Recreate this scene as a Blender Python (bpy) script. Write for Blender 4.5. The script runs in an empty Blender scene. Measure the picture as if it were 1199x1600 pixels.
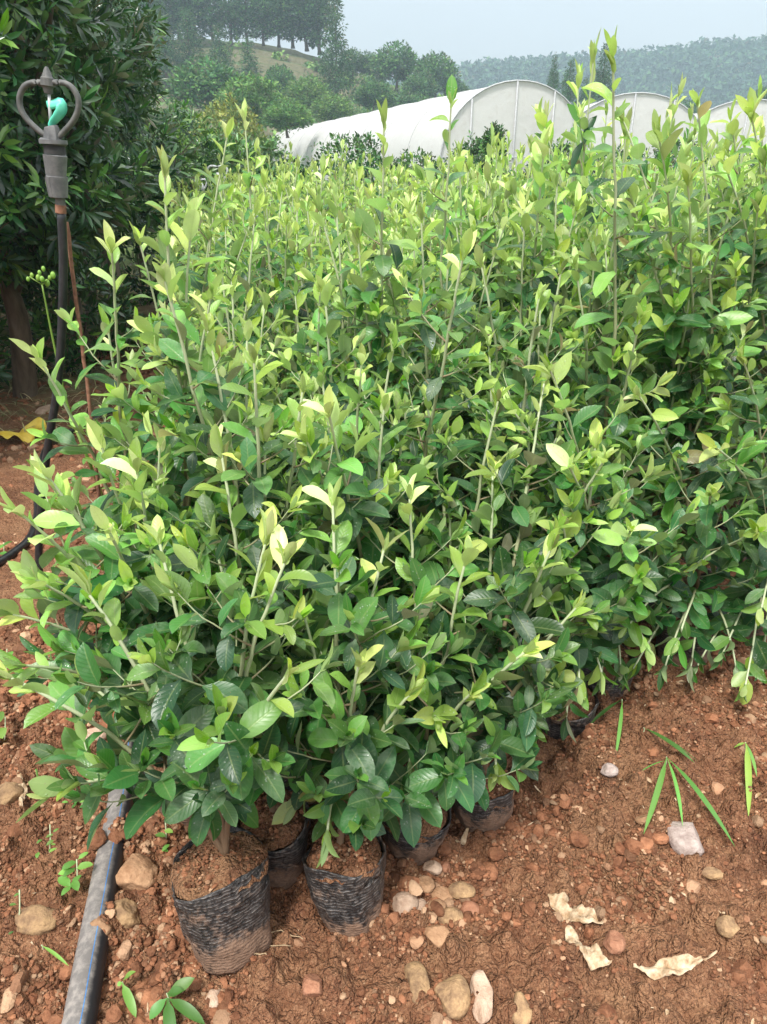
import bpy, math, random
import numpy as np
from mathutils import Vector
PI = math.pi
rs = np.random.RandomState

# ------------------------------------------------------------------ camera, world, sun, exposure
S = bpy.context.scene
PITCH = math.radians(25.5); CAMH = 1.25; FPX = 1164.0
cd = bpy.data.cameras.new('camera'); cam = bpy.data.objects.new('camera', cd)
S.collection.objects.link(cam); S.camera = cam
cam.location = (0, 0, CAMH); cam.rotation_euler = (PI/2 - PITCH, 0, 0)
cd.sensor_fit = 'VERTICAL'; cd.sensor_height = 36.0; cd.lens = 36.0*FPX/1600.0
cd.clip_start = 0.02; cd.clip_end = 3000
S.view_settings.view_transform = 'Standard'; S.view_settings.look = 'None'
S.view_settings.exposure = 0.86; S.view_settings.gamma = 1.0
SUN_EL, SUN_AZ = math.radians(60), math.radians(205)      # azimuth clockwise from +Y
W = bpy.data.worlds.new('World'); S.world = W; W.use_nodes = True
wt = W.node_tree; wt.nodes.clear()
def wn(t): return wt.nodes.new(t)
sky = wn('ShaderNodeTexSky'); sky.sky_type = 'NISHITA'; sky.sun_disc = False
sky.sun_elevation = SUN_EL; sky.sun_rotation = SUN_AZ; sky.dust_density = 3.0
tc = wn('ShaderNodeTexCoord'); sx = wn('ShaderNodeSeparateXYZ'); wt.links.new(tc.outputs['Generated'], sx.inputs[0])
rp = wn('ShaderNodeValToRGB'); wt.links.new(sx.outputs['Z'], rp.inputs[0])   # cloud deck: brighter overhead than at the horizon
rp.color_ramp.elements[0].position = 0.0; rp.color_ramp.elements[0].color = (.180, .190, .196, 1)
rp.color_ramp.elements[1].position = 0.8; rp.color_ramp.elements[1].color = (1, 1, 1, 1)
e = rp.color_ramp.elements.new(.3); e.color = (.32, .338, .35, 1)
nz = wn('ShaderNodeTexNoise'); nz.inputs['Scale'].default_value = 2.2; nz.inputs['Detail'].default_value = 4
wt.links.new(tc.outputs['Generated'], nz.inputs['Vector'])
mr = wn('ShaderNodeMapRange'); mr.inputs['To Min'].default_value = 12.0; mr.inputs['To Max'].default_value = 15.0
wt.links.new(nz.outputs['Fac'], mr.inputs['Value'])
vm = wn('ShaderNodeVectorMath'); vm.operation = 'SCALE'; wt.links.new(rp.outputs[0], vm.inputs[0]); wt.links.new(mr.outputs[0], vm.inputs['Scale'])
mx = wn('ShaderNodeMixRGB'); mx.inputs[0].default_value = 0.86
wt.links.new(sky.outputs[0], mx.inputs[1]); wt.links.new(vm.outputs[0], mx.inputs[2])
bg = wn('ShaderNodeBackground'); bg.inputs[1].default_value = 0.115; wt.links.new(mx.outputs[0], bg.inputs[0])
wo = wn('ShaderNodeOutputWorld'); wt.links.new(bg.outputs[0], wo.inputs[0])
sl = bpy.data.lights.new('sun', 'SUN'); sl.energy = 2.8; sl.angle = math.radians(11); sl.color = (1, .96, .9)
so = bpy.data.objects.new('sun', sl); S.collection.objects.link(so)
sd = Vector((math.sin(SUN_AZ)*math.cos(SUN_EL), math.cos(SUN_AZ)*math.cos(SUN_EL), math.sin(SUN_EL)))
so.rotation_euler = sd.to_track_quat('Z', 'Y').to_euler()
S.cycles.max_bounces = 5; S.cycles.diffuse_bounces = 3; S.cycles.glossy_bounces = 2
S.cycles.transmission_bounces = 4; S.cycles.transparent_max_bounces = 6; S.cycles.volume_bounces = 1
S.cycles.use_denoising = True; S.cycles.caustics_reflective = False; S.cycles.caustics_refractive = False

# ------------------------------------------------------------------ helpers
COL = S.collection
cp, sp = math.cos(PITCH), math.sin(PITCH)
def ray(px, py):
    a = (px-599.5)/FPX; b = -(py-800)/FPX
    return np.array([a, cp + b*sp, -sp + b*cp])
def at(px, py, Y):                       # pixel of the photograph + real distance -> point
    r = ray(px, py); t = Y/r[1]; return np.array([0, 0, CAMH]) + r*t
def gnd(px, py, z=0.0):
    r = ray(px, py); t = (z-CAMH)/r[2]; return np.array([0, 0, CAMH]) + r*t
def hsh(ix, iy, seed):
    h = (ix.astype(np.int64)*374761393 + iy.astype(np.int64)*668265263 + seed*1442695041) & 0x7fffffff
    h = ((h ^ (h >> 13))*1274126177) & 0x7fffffff
    return ((h ^ (h >> 16)) & 0xffff)/65535.0
def vnoise(x, y, sc, seed):
    x = x/sc; y = y/sc; ix = np.floor(x); iy = np.floor(y); fx = x-ix; fy = y-iy
    fx = fx*fx*(3-2*fx); fy = fy*fy*(3-2*fy)
    a = hsh(ix, iy, seed); b = hsh(ix+1, iy, seed); c = hsh(ix, iy+1, seed); d = hsh(ix+1, iy+1, seed)
    return (a*(1-fx)+b*fx)*(1-fy)+(c*(1-fx)+d*fx)*fy

def base_h(x, y):                        # broad relief of the bank
    x = np.asarray(x, float); y = np.asarray(y, float)
    near = np.clip((6-y)/3, 0, 1)
    h = .020*(vnoise(x+30, y+30, .22, 77)-.5) + .012*np.sin(5*x+1.3)*np.sin(4.1*y+.4) + .008*np.sin(9.3*x-3*y)
    h = h + .03*np.clip((x-.35)*1.2, 0, 1) - .03*np.exp(-((x-.1-.35*(y-.8))**2/.03 + (y-.75)**2/.03))*0
    # furrow running down the bank on the right
    d = (x-.62)*.60 + (y-.82)*.8
    h = h - .045*np.exp(-(d/.03)**2)*np.exp(-((x-.52)/.22)**2)
    return h*near
def tag(o, label=None, cat=None, group=None, kind=None):
    if label: o['label'] = label
    if cat: o['category'] = cat
    if group: o['group'] = group
    if kind: o['kind'] = kind
    return o
def link(name, data, parent=None, loc=None):
    o = bpy.data.objects.new(name, data); COL.objects.link(o)
    if parent: o.parent = parent
    if loc is not None: o.location = loc
    return o
def thing(name, label, cat, loc=(0, 0, 0), rz=0, group=None):
    o = link(name, None, None, [float(v) for v in loc]); o.rotation_euler = (0, 0, rz); o.empty_display_size = .05
    return tag(o, label, cat, group)
def dup(o, loc=None, rz=None, sc=None, parent=None):
    c = o.copy(); COL.objects.link(c); c.parent = parent
    if loc is not None: c.location = [float(v) for v in loc]
    if rz is not None: c.rotation_euler = (0, 0, rz)
    if sc is not None: c.scale = sc if hasattr(sc, '__len__') else (sc, sc, sc)
    for ch in list(KIDS.get(o.name, [])):
        d = ch.copy(); COL.objects.link(d); d.parent = c
        KIDS.setdefault(c.name, []).append(d)
        for g in KIDS.get(ch.name, []):
            g2 = g.copy(); COL.objects.link(g2); g2.parent = d
            KIDS.setdefault(d.name, []).append(g2)
    return c
KIDS = {}
def npmesh(name, V, F, mat, parent=None, uv=None, att=None, smooth=True, data_only=False, sharp=None):
    V = np.asarray(V, np.float32); F = np.asarray(F, np.int32)
    k = F.shape[1]; me = bpy.data.meshes.new(name)
    me.vertices.add(len(V)); me.vertices.foreach_set('co', V.ravel())
    me.loops.add(F.size); me.loops.foreach_set('vertex_index', F.ravel())
    me.polygons.add(len(F)); me.polygons.foreach_set('loop_start', np.arange(0, F.size, k, dtype=np.int32))
    me.polygons.foreach_set('loop_total', np.full(len(F), k, np.int32))
    me.polygons.foreach_set('use_smooth', np.full(len(F), smooth, bool))
    if uv is not None:
        l = me.uv_layers.new(name='UVMap'); l.data.foreach_set('uv', np.asarray(uv, np.float32)[F.ravel()].ravel())
    if att is not None:
        a = me.attributes.new('tint', 'FLOAT_COLOR', 'POINT'); a.data.foreach_set('color', np.asarray(att, np.float32).ravel())
    me.update(calc_edges=True); me.validate()
    me.materials.append(mat)
    if sharp: me.set_sharp_from_angle(angle=math.radians(sharp))
    if data_only: return me
    o = link(name, me, parent)
    if parent: KIDS.setdefault(parent.name, []).append(o)
    return o
def norm(v):
    v = np.asarray(v, float); return v/(np.linalg.norm(v, axis=-1, keepdims=True)+1e-9)

class Leaves:                            # a batch of curved, folded, pointed leaves
    def __init__(s): s.r = []
    def add(s, p, d, n, L, Wd, curl=.5, fold=.35, age=0., rnd=0., rnd2=0.):
        s.r.append((*p, *d, *n, L, Wd, curl, fold, age, rnd, rnd2))
    def arrays(s, seg=7, obov=False):
        A = np.array(s.r, float); N = len(A)
        P, D, Nn = A[:, 0:3], norm(A[:, 3:6]), A[:, 6:9]
        L, Wd, C, Fo, age, r1, r2 = A[:, 9:].T
        Sd = norm(np.cross(D, Nn)); Nn = np.cross(Sd, D)
        u = np.linspace(0, 1, seg+1)
        w = (u**.8)*((1-u)**.78); w = w/w.max(); w[0] = .05; w[-1] = .015
        if seg > 4: w[1] = max(w[1]*.55, .06)
        c = np.where(np.abs(C) < .02, .02, C)[:, None]
        a = np.sin(c*u)/c; b = (1-np.cos(c*u))/c
        mid = P[:, None]+L[:, None, None]*(a[..., None]*D[:, None]-b[..., None]*Nn[:, None])
        tn = np.cos(c*u)[..., None]*Nn[:, None]+np.sin(c*u)[..., None]*D[:, None]
        ph = r1[:, None]*20
        out = np.zeros((N, seg+1, 3, 3)); out[:, :, 1] = mid
        for k, sg in ((0, -1), (2, 1)):
            ww = (Wd/2)[:, None]*w
            und = .10*np.sin(u*9+ph+sg)*ww
            tw = sg*(r2[:, None]-.5)*.5
            out[:, :, k] = mid + (sg*ww*np.cos(Fo)[:, None])[..., None]*Sd[:, None] + (ww*np.sin(Fo)[:, None]+und+tw*ww*u)[..., None]*tn
        V = out.reshape(-1, 3)
        base = (np.arange(N)*(seg+1)*3)[:, None]
        f = []
        for i in range(seg):
            for j in range(2):
                q = i*3+j; f.append((q, q+1, q+4, q+3))
        F = (base[:, :, None]+np.array(f)[None]).reshape(-1, 4)
        uv = np.zeros((N, seg+1, 3, 2)); uv[..., 0] = u[None, :, None]; uv[..., 1] = np.array([0, .5, 1])[None, None]
        at_ = np.zeros((N, seg+1, 3, 4)); at_[..., 0] = age[:, None, None]; at_[..., 1] = r1[:, None, None]; at_[..., 2] = r2[:, None, None]; at_[..., 3] = 1
        return V, F, uv.reshape(-1, 2), at_.reshape(-1, 4)
    def build(s, name, mat, parent=None, seg=7, data_only=False):
        V, F, uv, a = s.arrays(seg); return npmesh(name, V, F, mat, parent, uv, a, True, data_only)

class Tubes:
    def __init__(s): s.V = []; s.F = []; s.A = []; s.U = []; s.n = 0
    def add(s, path, rad, sides=6, age=0., rnd=.5, flat=1.0, caps=True):
        P = np.asarray(path, float); n = len(P)
        R = np.full(n, rad, float) if np.isscalar(rad) else np.asarray(rad, float)
        ag = np.full(n, age, float) if np.isscalar(age) else np.asarray(age, float)
        T = norm(np.gradient(P, axis=0))
        d = P[-1]-P[0]; ref = np.array([1., 0, 0]) if abs(d[0]) < .7*np.linalg.norm(d)+1e-9 else np.array([0, 1., 0])
        X = norm(np.cross(T, ref)); Y = np.cross(T, X)
        th = np.linspace(0, 2*PI, sides, endpoint=False)
        V = P[:, None]+R[:, None, None]*(np.cos(th)[None, :, None]*X[:, None]+flat*np.sin(th)[None, :, None]*Y[:, None])
        F = []
        for i in range(n-1):
            for j in range(sides):
                k = (j+1) % sides; F.append((i*sides+j, i*sides+k, (i+1)*sides+k, (i+1)*sides+j))
        V = V.reshape(-1, 3); A = np.zeros((n, sides, 4)); A[..., 0] = ag[:, None]; A[..., 1] = rnd; A[..., 3] = 1
        U = np.zeros((n, sides, 2)); U[..., 0] = np.linspace(0, 1, n)[:, None]; U[..., 1] = (th/(2*PI))[None]
        A = A.reshape(-1, 4); U = U.reshape(-1, 2)
        if caps:
            for row, ci in ((0, 0), (n-1, n-1)):
                c = len(V); V = np.vstack([V, P[ci]]); A = np.vstack([A, A[row*sides]]); U = np.vstack([U, U[row*sides]])
                for j in range(0, sides, 2):
                    k = (j+1) % sides; l = (j+2) % sides
                    q = (row*sides+j, row*sides+k, row*sides+l, c)
                    F.append(q if row else q[::-1])
        s.V.append(V); s.F.append(np.array(F)+s.n); s.A.append(A); s.U.append(U); s.n += len(V)
    def arrays(s): return np.vstack(s.V), np.vstack(s.F), np.vstack(s.U), np.vstack(s.A)
    def build(s, name, mat, parent=None, data_only=False, sharp=None):
        V, F, U, A = s.arrays(); return npmesh(name, V, F, mat, parent, U, A, True, data_only, sharp)
def spline(pts, n):                      # Catmull-Rom through the points
    P = np.asarray(pts, float); P = np.vstack([2*P[0]-P[1], P, 2*P[-1]-P[-2]]); m = len(P)-3; o = []
    for t in np.linspace(0, m-1e-6, n):
        i = int(t); f = t-i; a, b, c, d = P[i:i+4]
        o.append(.5*((2*b)+(-a+c)*f+(2*a-5*b+4*c-d)*f*f+(-a+3*b-3*c+d)*f**3))
    return np.array(o)
def lathe(prof, sides=32, wob=None):     # prof: list of (r, z)
    th = np.linspace(0, 2*PI, sides, endpoint=False); V = []
    for r, z in prof: V.append(np.stack([r*np.cos(th), r*np.sin(th), np.full(sides, z)], 1))
    V = np.vstack(V); F = []
    for i in range(len(prof)-1):
        for j in range(sides):
            k = (j+1) % sides; F.append((i*sides+j, i*sides+k, (i+1)*sides+k, (i+1)*sides+j))
    return V, np.array(F)
# ------------------------------------------------------------------ materials
class M:
    def __init__(s, name):
        s.m = bpy.data.materials.new(name); s.m.use_nodes = True; s.t = s.m.node_tree; s.t.nodes.clear()
    def n(s, t, **k):
        o = s.t.nodes.new('ShaderNode'+t)
        for a, v in k.items(): setattr(o, a, v)
        return o
    def l(s, a, b): s.t.links.new(a, b)
    def val(s, sock, v):
        if hasattr(v, 'node'): s.l(v, sock)
        elif isinstance(v, tuple) and len(v) == 3 and sock.type == 'RGBA': sock.default_value = (*v, 1)
        else: sock.default_value = v
    def noise(s, scale, detail=4, vec=None, rough=.6, dist=0):
        o = s.n('TexNoise'); o.inputs['Scale'].default_value = scale; o.inputs['Detail'].default_value = detail
        o.inputs['Roughness'].default_value = rough; o.inputs['Distortion'].default_value = dist
        if vec is not None: s.l(vec, o.inputs['Vector'])
        return o.outputs['Fac']
    def ramp(s, fac, stops):
        o = s.n('ValToRGB'); s.l(fac, o.inputs[0]); r = o.color_ramp
        for i, (p, c) in enumerate(stops):
            e = r.elements[i] if i < 2 else r.elements.new(p)
            e.position = p
        for i, (p, c) in enumerate(sorted(stops)):
            r.elements[i].position = p; r.elements[i].color = (*c, 1) if len(c) == 3 else c
        return o.outputs[0]
    def mix(s, fac, a, b, mode='MIX'):
        o = s.n('MixRGB', blend_type=mode); s.val(o.inputs[0], fac); s.val(o.inputs[1], a); s.val(o.inputs[2], b); return o.outputs[0]
    def math(s, op, a, b=0., c=None):
        o = s.n('Math', operation=op); s.val(o.inputs[0], a); s.val(o.inputs[1], b)
        if c is not None: s.val(o.inputs[2], c)
        return o.outputs[0]
    def bump(s, h, strength=.5, dist=.01):
        o = s.n('Bump'); o.inputs['Strength'].default_value = strength; o.inputs['Distance'].default_value = dist; s.l(h, o.inputs['Height']); return o.outputs[0]
    def principled(s, col, rough=.8, bump=None, spec=.5, out=True, **k):
        p = s.n('BsdfPrincipled'); s.val(p.inputs['Base Color'], col); s.val(p.inputs['Roughness'], rough)
        p.inputs['Specular IOR Level'].default_value = spec
        for a, v in k.items(): p.inputs[a.replace('_', ' ')].default_value = v
        if bump is not None: s.l(bump, p.inputs['Normal'])
        if out: s.out(p.outputs[0])
        return p
    def out(s, sh):
        o = s.n('OutputMaterial'); s.l(sh, o.inputs[0])
    def obj(s): return s.n('TexCoord').outputs['Object']
    def pos(s): return s.n('NewGeometry').outputs['Position']
def sstep(m, x, a, b):
    o = m.n('MapRange', interpolation_type='SMOOTHSTEP'); m.val(o.inputs[0], x); o.inputs[1].default_value = a; o.inputs[2].default_value = b; return o.outputs[0]

def leaf_mat(name, stops, under, rough=.38, transl=.28, veins=True, odd=None, spots=False, spec=.5):
    m = M(name); a = m.n('Attribute', attribute_name='tint'); sep = m.n('SeparateColor'); m.l(a.outputs['Color'], sep.inputs[0])
    age, r1, r2 = sep.outputs[0], sep.outputs[1], sep.outputs[2]
    oi = m.n('ObjectInfo').outputs['Random']
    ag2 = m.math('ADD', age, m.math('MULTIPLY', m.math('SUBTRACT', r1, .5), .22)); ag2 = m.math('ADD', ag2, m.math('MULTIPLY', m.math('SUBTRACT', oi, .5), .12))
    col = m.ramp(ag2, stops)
    if odd: col = m.mix(sstep(m, r2, odd[0], odd[0]+.02), col, odd[1])
    hs = m.n('HueSaturation'); m.l(col, hs.inputs['Color']); m.l(m.math('ADD', m.math('MULTIPLY_ADD', r2, .05, .462), m.math('MULTIPLY', oi, .02)), hs.inputs['Hue'])
    m.l(m.math('MULTIPLY_ADD', r1, .7, .68), hs.inputs['Value']); col = hs.outputs[0]
    nrm = None
    rg = rough
    if veins:
        uv = m.n('UVMap'); su = m.n('SeparateXYZ'); m.l(uv.outputs[0], su.inputs[0]); u, v = su.outputs[0], su.outputs[1]
        dv = m.math('ABSOLUTE', m.math('SUBTRACT', v, .5))
        midr = m.math('SUBTRACT', 1., sstep(m, dv, .015, .06))
        lat = m.math('SINE', m.math('MULTIPLY', m.math('SUBTRACT', u, m.math('MULTIPLY', dv, .38)), 62.))
        latv = sstep(m, lat, .78, 1.0)
        vein = m.math('MAXIMUM', midr, m.math('MULTIPLY', latv, .25))
        col = m.mix(m.math('MULTIPLY', vein, .34), col, m.mix(.6, col, (.42, .5, .2)))
        blot = m.noise(38, 3, m.obj()); col = m.mix(m.math('MULTIPLY', sstep(m, blot, .45, .75), .28), col, m.mix(.5, col, (.03, .06, .01)), 'MIX')
        sp2 = sstep(m, m.noise(210, 2, m.obj()), .68, .74); sp2 = m.math('MULTIPLY', sp2, sstep(m, m.noise(9, 1, m.obj()), .5, .56)); col = m.mix(m.math('MULTIPLY', sp2, .7), col, (.20, .13, .06))
        dust = sstep(m, m.noise(14, 5, m.obj(), .7), .5, .72); col = m.mix(m.math('MULTIPLY', dust, .30), col, (.40, .46, .36)); rg = m.math('ADD', m.math('MULTIPLY', dust, .25), rough)
        hgt = m.math('SUBTRACT', m.math('MULTIPLY', lat, .35), m.math('MULTIPLY', vein, 1.0))
        if spots:
            vo = m.n('TexVoronoi'); vo.inputs['Scale'].default_value = 150; m.l(m.obj(), vo.inputs['Vector'])
            dr = m.math('SUBTRACT', 1., sstep(m, vo.outputs['Distance'], .12, .27))
            patch = sstep(m, m.noise(26, 1, m.obj()), .56, .60); dr = m.math('MULTIPLY', dr, patch)
            hgt = m.math('ADD', hgt, m.math('MULTIPLY', dr, 5.)); rg = m.math('SUBTRACT', rg, m.math('MULTIPLY', dr, rough-.08))
            col = m.mix(m.math('MULTIPLY', dr, .35), col, (.6, .68, .6))
        nrm = m.bump(hgt, .45, .0006)
    bf = m.n('NewGeometry').outputs['Backfacing']
    und = m.mix(sstep(m, r2, .80, .86), under, (.34, .27, .20)); col = m.mix(bf, col, m.mix(.48, col, und))
    p = m.principled(col, rg, nrm, spec, out=False)
    tr = m.n('BsdfTranslucent'); m.l(m.mix(.55, col, (.35, .5, .05), 'MIX'), tr.inputs['Color'])
    hv = m.n('HueSaturation'); m.l(col, hv.inputs['Color']); hv.inputs['Saturation'].default_value = 1.25; hv.inputs['Value'].default_value = 1.7; m.l(hv.outputs[0], tr.inputs['Color'])
    mixs = m.n('MixShader'); mixs.inputs[0].default_value = transl; m.l(p.outputs[0], mixs.inputs[1]); m.l(tr.outputs[0], mixs.inputs[2])
    m.out(mixs.outputs[0]); return m.m
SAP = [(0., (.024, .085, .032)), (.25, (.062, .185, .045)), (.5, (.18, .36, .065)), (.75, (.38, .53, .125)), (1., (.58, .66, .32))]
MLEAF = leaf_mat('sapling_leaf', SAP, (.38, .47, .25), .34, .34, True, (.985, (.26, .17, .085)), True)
MLEAFF = leaf_mat('sapling_leaf_back_rows', [(max(p-.10, 0) if p else 0., c) for p, c in SAP], (.38, .47, .25), .38, .34, False, (.985, (.26, .17, .085)))
DK = [(0., (.016, .050, .022)), (.5, (.042, .120, .034)), (.8, (.12, .25, .05)), (1., (.22, .38, .08))]
MDARK = leaf_mat('dark_glossy_leaf', DK, (.12, .18, .08), .26, .18, False)
MTREE = leaf_mat('tree_leaf', [(0., (.022, .062, .028)), (.5, (.052, .135, .042)), (1., (.12, .24, .06))], (.09, .13, .06), .6, .2, False, spec=.25)
MTREEL = leaf_mat('light_tree_leaf', [(0., (.04, .10, .03)), (.5, (.09, .19, .045)), (1., (.17, .29, .07))], (.12, .18, .07), .6, .2, False, spec=.25)
MFOREST = leaf_mat('far_forest_leaf', [(0., (.012, .036, .024)), (.5, (.026, .070, .036)), (1., (.06, .13, .045))], (.05, .09, .05), .7, .15, False, spec=.2)
MYEL = leaf_mat('golden_leaf', [(0., (.05, .10, .03)), (.5, (.12, .18, .05)), (1., (.30, .31, .09))], (.2, .2, .07), .6, .2, False, spec=.25)
MGRASS = leaf_mat('grass_leaf', [(0., (.05, .15, .03)), (1., (.17, .36, .07))], (.14, .26, .10), .45, .3, False)
MDRYG = leaf_mat('straw', [(0., (.12, .15, .05)), (1., (.42, .38, .2))], (.3, .3, .15), .8, .2, False)
def stem_mat():
    m = M('sapling_stem'); a = m.n('Attribute', attribute_name='tint'); sep = m.n('SeparateColor'); m.l(a.outputs['Color'], sep.inputs[0])
    col = m.ramp(sep.outputs[0], [(0., (.20, .125, .075)), (.35, (.25, .17, .105)), (.65, (.32, .36, .20)), (1., (.50, .57, .36))])
    nn = m.noise(160, 3, m.obj()); col = m.mix(m.math('MULTIPLY', nn, .5), col, m.mix(.5, col, (.08, .06, .035)))
    m.principled(col, .7, m.bump(nn, .4, .001), .3); return m.m
MSTEM = stem_mat()
def bark(name, c1, c2, sc=20):
    m = M(name); v = m.n('Mapping'); v.inputs['Scale'].default_value = (1, 1, .25); m.l(m.obj(), v.inputs[0])
    n = m.noise(sc, 6, v.outputs[0]); col = m.ramp(n, [(.3, c1), (.7, c2)])
    m.principled(col, .9, m.bump(n, .7, .02), .2); return m.m
MBARK = bark('bark', (.05, .035, .022), (.17, .13, .095))
MBARKP = bark('pale_bark', (.13, .11, .08), (.30, .26, .20))
def soil_mat(name, far=False):
    m = M(name); P = m.pos()
    n1 = m.noise(3.2, 5, P); n2 = m.noise(28, 6, P, .7); n3 = m.noise(170, 4, P, .7); n4 = m.noise(9, 4, P)
    col = m.ramp(n2, [(.3, (.11, .048, .025)), (.5, (.24, .112, .058)), (.68, (.37, .20, .108))])
    col = m.mix(m.math('MULTIPLY', sstep(m, n1, .45, .66), .6), col, (.33, .19, .10))
    col = m.mix(m.math('MULTIPLY', sstep(m, n4, .52, .72), .5), col, (.22, .085, .05))
    col = m.mix(m.math('MULTIPLY', sstep(m, n3, .55, .75), .45), col, (.40, .22, .125))
    vo = m.n('TexVoronoi'); vo.inputs['Scale'].default_value = 190; m.l(P, vo.inputs['Vector'])
    v2 = m.n('TexVoronoi'); v2.inputs['Scale'].default_value = 85; m.l(P, v2.inputs['Vector']); v3 = m.n('TexVoronoi'); v3.inputs['Scale'].default_value = 420; m.l(P, v3.inputs['Vector'])
    h = m.math('ADD', m.math('MULTIPLY', m.math('SUBTRACT', 1., vo.outputs['Distance']), 1.1), m.math('MULTIPLY', m.math('SUBTRACT', 1., v2.outputs['Distance']), 1.6))
    h = m.math('ADD', h, m.math('MULTIPLY', m.math('SUBTRACT', 1., v3.outputs['Distance']), .5))
    sc3 = m.n('SeparateColor'); m.l(vo.outputs['Color'], sc3.inputs[0]); col = m.mix(m.math('MULTIPLY', sc3.outputs[0], .45), col, m.mix(sc3.outputs[1], (.13, .05, .025), (.42, .24, .14)))
    col = m.mix(m.math('MULTIPLY', sstep(m, vo.outputs['Distance'], .3, .8), .35), col, (.09, .036, .02))
    damp = sstep(m, m.noise(4.5, 5, P, .65), .54, .66); col = m.mix(m.math('MULTIPLY', damp, .5), col, m.mix(.75, col, (.03, .012, .008)))
    if far:
        sx = m.n('SeparateXYZ'); m.l(P, sx.inputs[0])
        g = sstep(m, sx.outputs[1], 6.5, 10.0)
        gc = m.ramp(m.noise(.9, 5, P), [(.35, (.05, .09, .025)), (.55, (.11, .15, .045)), (.7, (.24, .2, .1))])
        dry = m.math('MULTIPLY', sstep(m, n4, .48, .6), m.math('MULTIPLY', sstep(m, sx.outputs[1], 2.9, 4.2), .5))
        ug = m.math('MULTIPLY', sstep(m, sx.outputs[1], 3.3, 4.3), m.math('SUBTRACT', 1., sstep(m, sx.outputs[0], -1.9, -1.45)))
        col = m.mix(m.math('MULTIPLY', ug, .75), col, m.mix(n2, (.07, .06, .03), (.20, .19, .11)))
        col = m.mix(dry, col, (.24, .25, .12))
        col = m.mix(g, col, gc)
    m.principled(col, .93, m.bump(h, 1., .0055), .15); return m.m
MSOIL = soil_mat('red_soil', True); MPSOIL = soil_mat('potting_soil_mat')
def rock_mat(name, a, b, c=None):
    m = M(name); O = m.obj(); n = m.noise(35, 6, O, .65); n2 = m.noise(160, 4, O)
    rn = m.n('ObjectInfo').outputs['Random']
    at_ = m.n('Attribute', attribute_name='tint'); sep = m.n('SeparateColor'); m.l(at_.outputs['Color'], sep.inputs[0])
    col = m.ramp(n, [(.3, a), (.65, b)])
    if c: col = m.mix(m.math('MULTIPLY', sstep(m, sep.outputs[0], .70, 1.0), .85), col, c)
    hs = m.n('HueSaturation'); m.l(col, hs.inputs['Color']); m.l(m.math('MULTIPLY_ADD', sep.outputs[1], .7, .6), hs.inputs['Value'])
    m.principled(hs.outputs[0], .88, m.bump(m.math('ADD', n, m.math('MULTIPLY', n2, .5)), 1., .006), .2); return m.m
MGRAV = rock_mat('gravel_mat', (.13, .050, .025), (.30, .135, .070), (.46, .30, .185))
RK = {'tan': rock_mat('tan_stone', (.22, .115, .06), (.43, .26, .15)), 'red': rock_mat('reddish_stone', (.20, .08, .045), (.40, .20, .12)),
      'pale': rock_mat('pale_stone', (.30, .19, .13), (.52, .38, .28)), 'grey': rock_mat('grey_stone', (.22, .16, .14), (.46, .38, .34)),
      'ochre': rock_mat('ochre_stone', (.12, .07, .045), (.42, .27, .14))}
def bag_mat():
    m = M('black_film'); O = m.obj(); sx = m.n('SeparateXYZ'); m.l(O, sx.inputs[0])
    n = m.noise(16, 6, O, .7); n2 = m.noise(110, 4, O)
    w = m.n('TexWave', wave_type='BANDS', bands_direction='Z'); w.inputs['Scale'].default_value = 48; w.inputs['Distortion'].default_value = 2.5
    w.inputs['Detail'].default_value = 2; w.inputs['Detail Scale'].default_value = 1.5; m.l(O, w.inputs['Vector'])
    line = sstep(m, w.outputs['Fac'], .86, .99)
    up = sstep(m, sx.outputs[2], .045, .09)
    low = m.math('SUBTRACT', 1.22, m.math('MULTIPLY', sstep(m, sx.outputs[2], .0, .10), .50))
    dirt = sstep(m, m.math('ADD', m.math('MULTIPLY', n, low), m.math('MULTIPLY', m.math('SUBTRACT', n2, .5), .25)), .38, .54)
    col = m.mix(m.math('MULTIPLY', m.math('MULTIPLY', line, sstep(m, n2, .4, .6)), m.math('MULTIPLY_ADD', up, .5, .1)), m.mix(sstep(m, n2, .35, .7), (.018, .018, .019), (.07, .062, .058)), (.36, .33, .31))
    col = m.mix(m.math('MULTIPLY', dirt, .9), col, m.mix(n2, (.13, .075, .048), (.33, .20, .13)))
    rg = m.math('MULTIPLY_ADD', dirt, .5, .36)
    m.principled(col, rg, m.bump(m.math('ADD', m.math('ADD', m.math('MULTIPLY', n, 2.), n2), m.math('MULTIPLY', w.outputs['Fac'], .15)), .8, .005), .5); return m.m
MBAG = bag_mat()
def simple(name, c1, c2, rough=.5, sc=40, b=.3, spec=.5, bd=.002, **k):
    m = M(name); n = m.noise(sc, 5, m.obj()); m.principled(m.ramp(n, [(.35, c1), (.7, c2)]), rough, m.bump(n, b, bd), spec, **k); return m.m
MGREYP = simple('grey_plastic', (.085, .088, .09), (.17, .17, .17), .55, 45)
MDGREY = simple('dark_grey_plastic', (.06, .064, .062), (.13, .13, .12), .6, 60)
MTEAL = simple('teal_plastic', (.10, .62, .44), (.20, .74, .56), .35, 30, .1)
MHOSE = simple('black_hose', (.010, .011, .013), (.028, .029, .031), .38, 60)
MRUST = simple('rusty_metal', (.13, .055, .03), (.30, .15, .09), .85, 70, .6)
MCLEAR = simple('pale_plastic', (.45, .48, .48), (.6, .62, .62), .4, 30, .1)
MYCLOTH = simple('yellow_sheet', (.62, .42, .04), (.80, .62, .10), .5, 20, .3)
MDRY = simple('dry_leaf_mat', (.30, .19, .10), (.64, .51, .36), .85, 60, .9, .2, .005)
MROOT = simple('root_mat', (.30, .2, .11), (.45, .33, .2), .8, 80)
MBLUE = simple('blue_stripe_mat', (.03, .15, .42), (.10, .30, .60), .5, 60)
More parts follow.
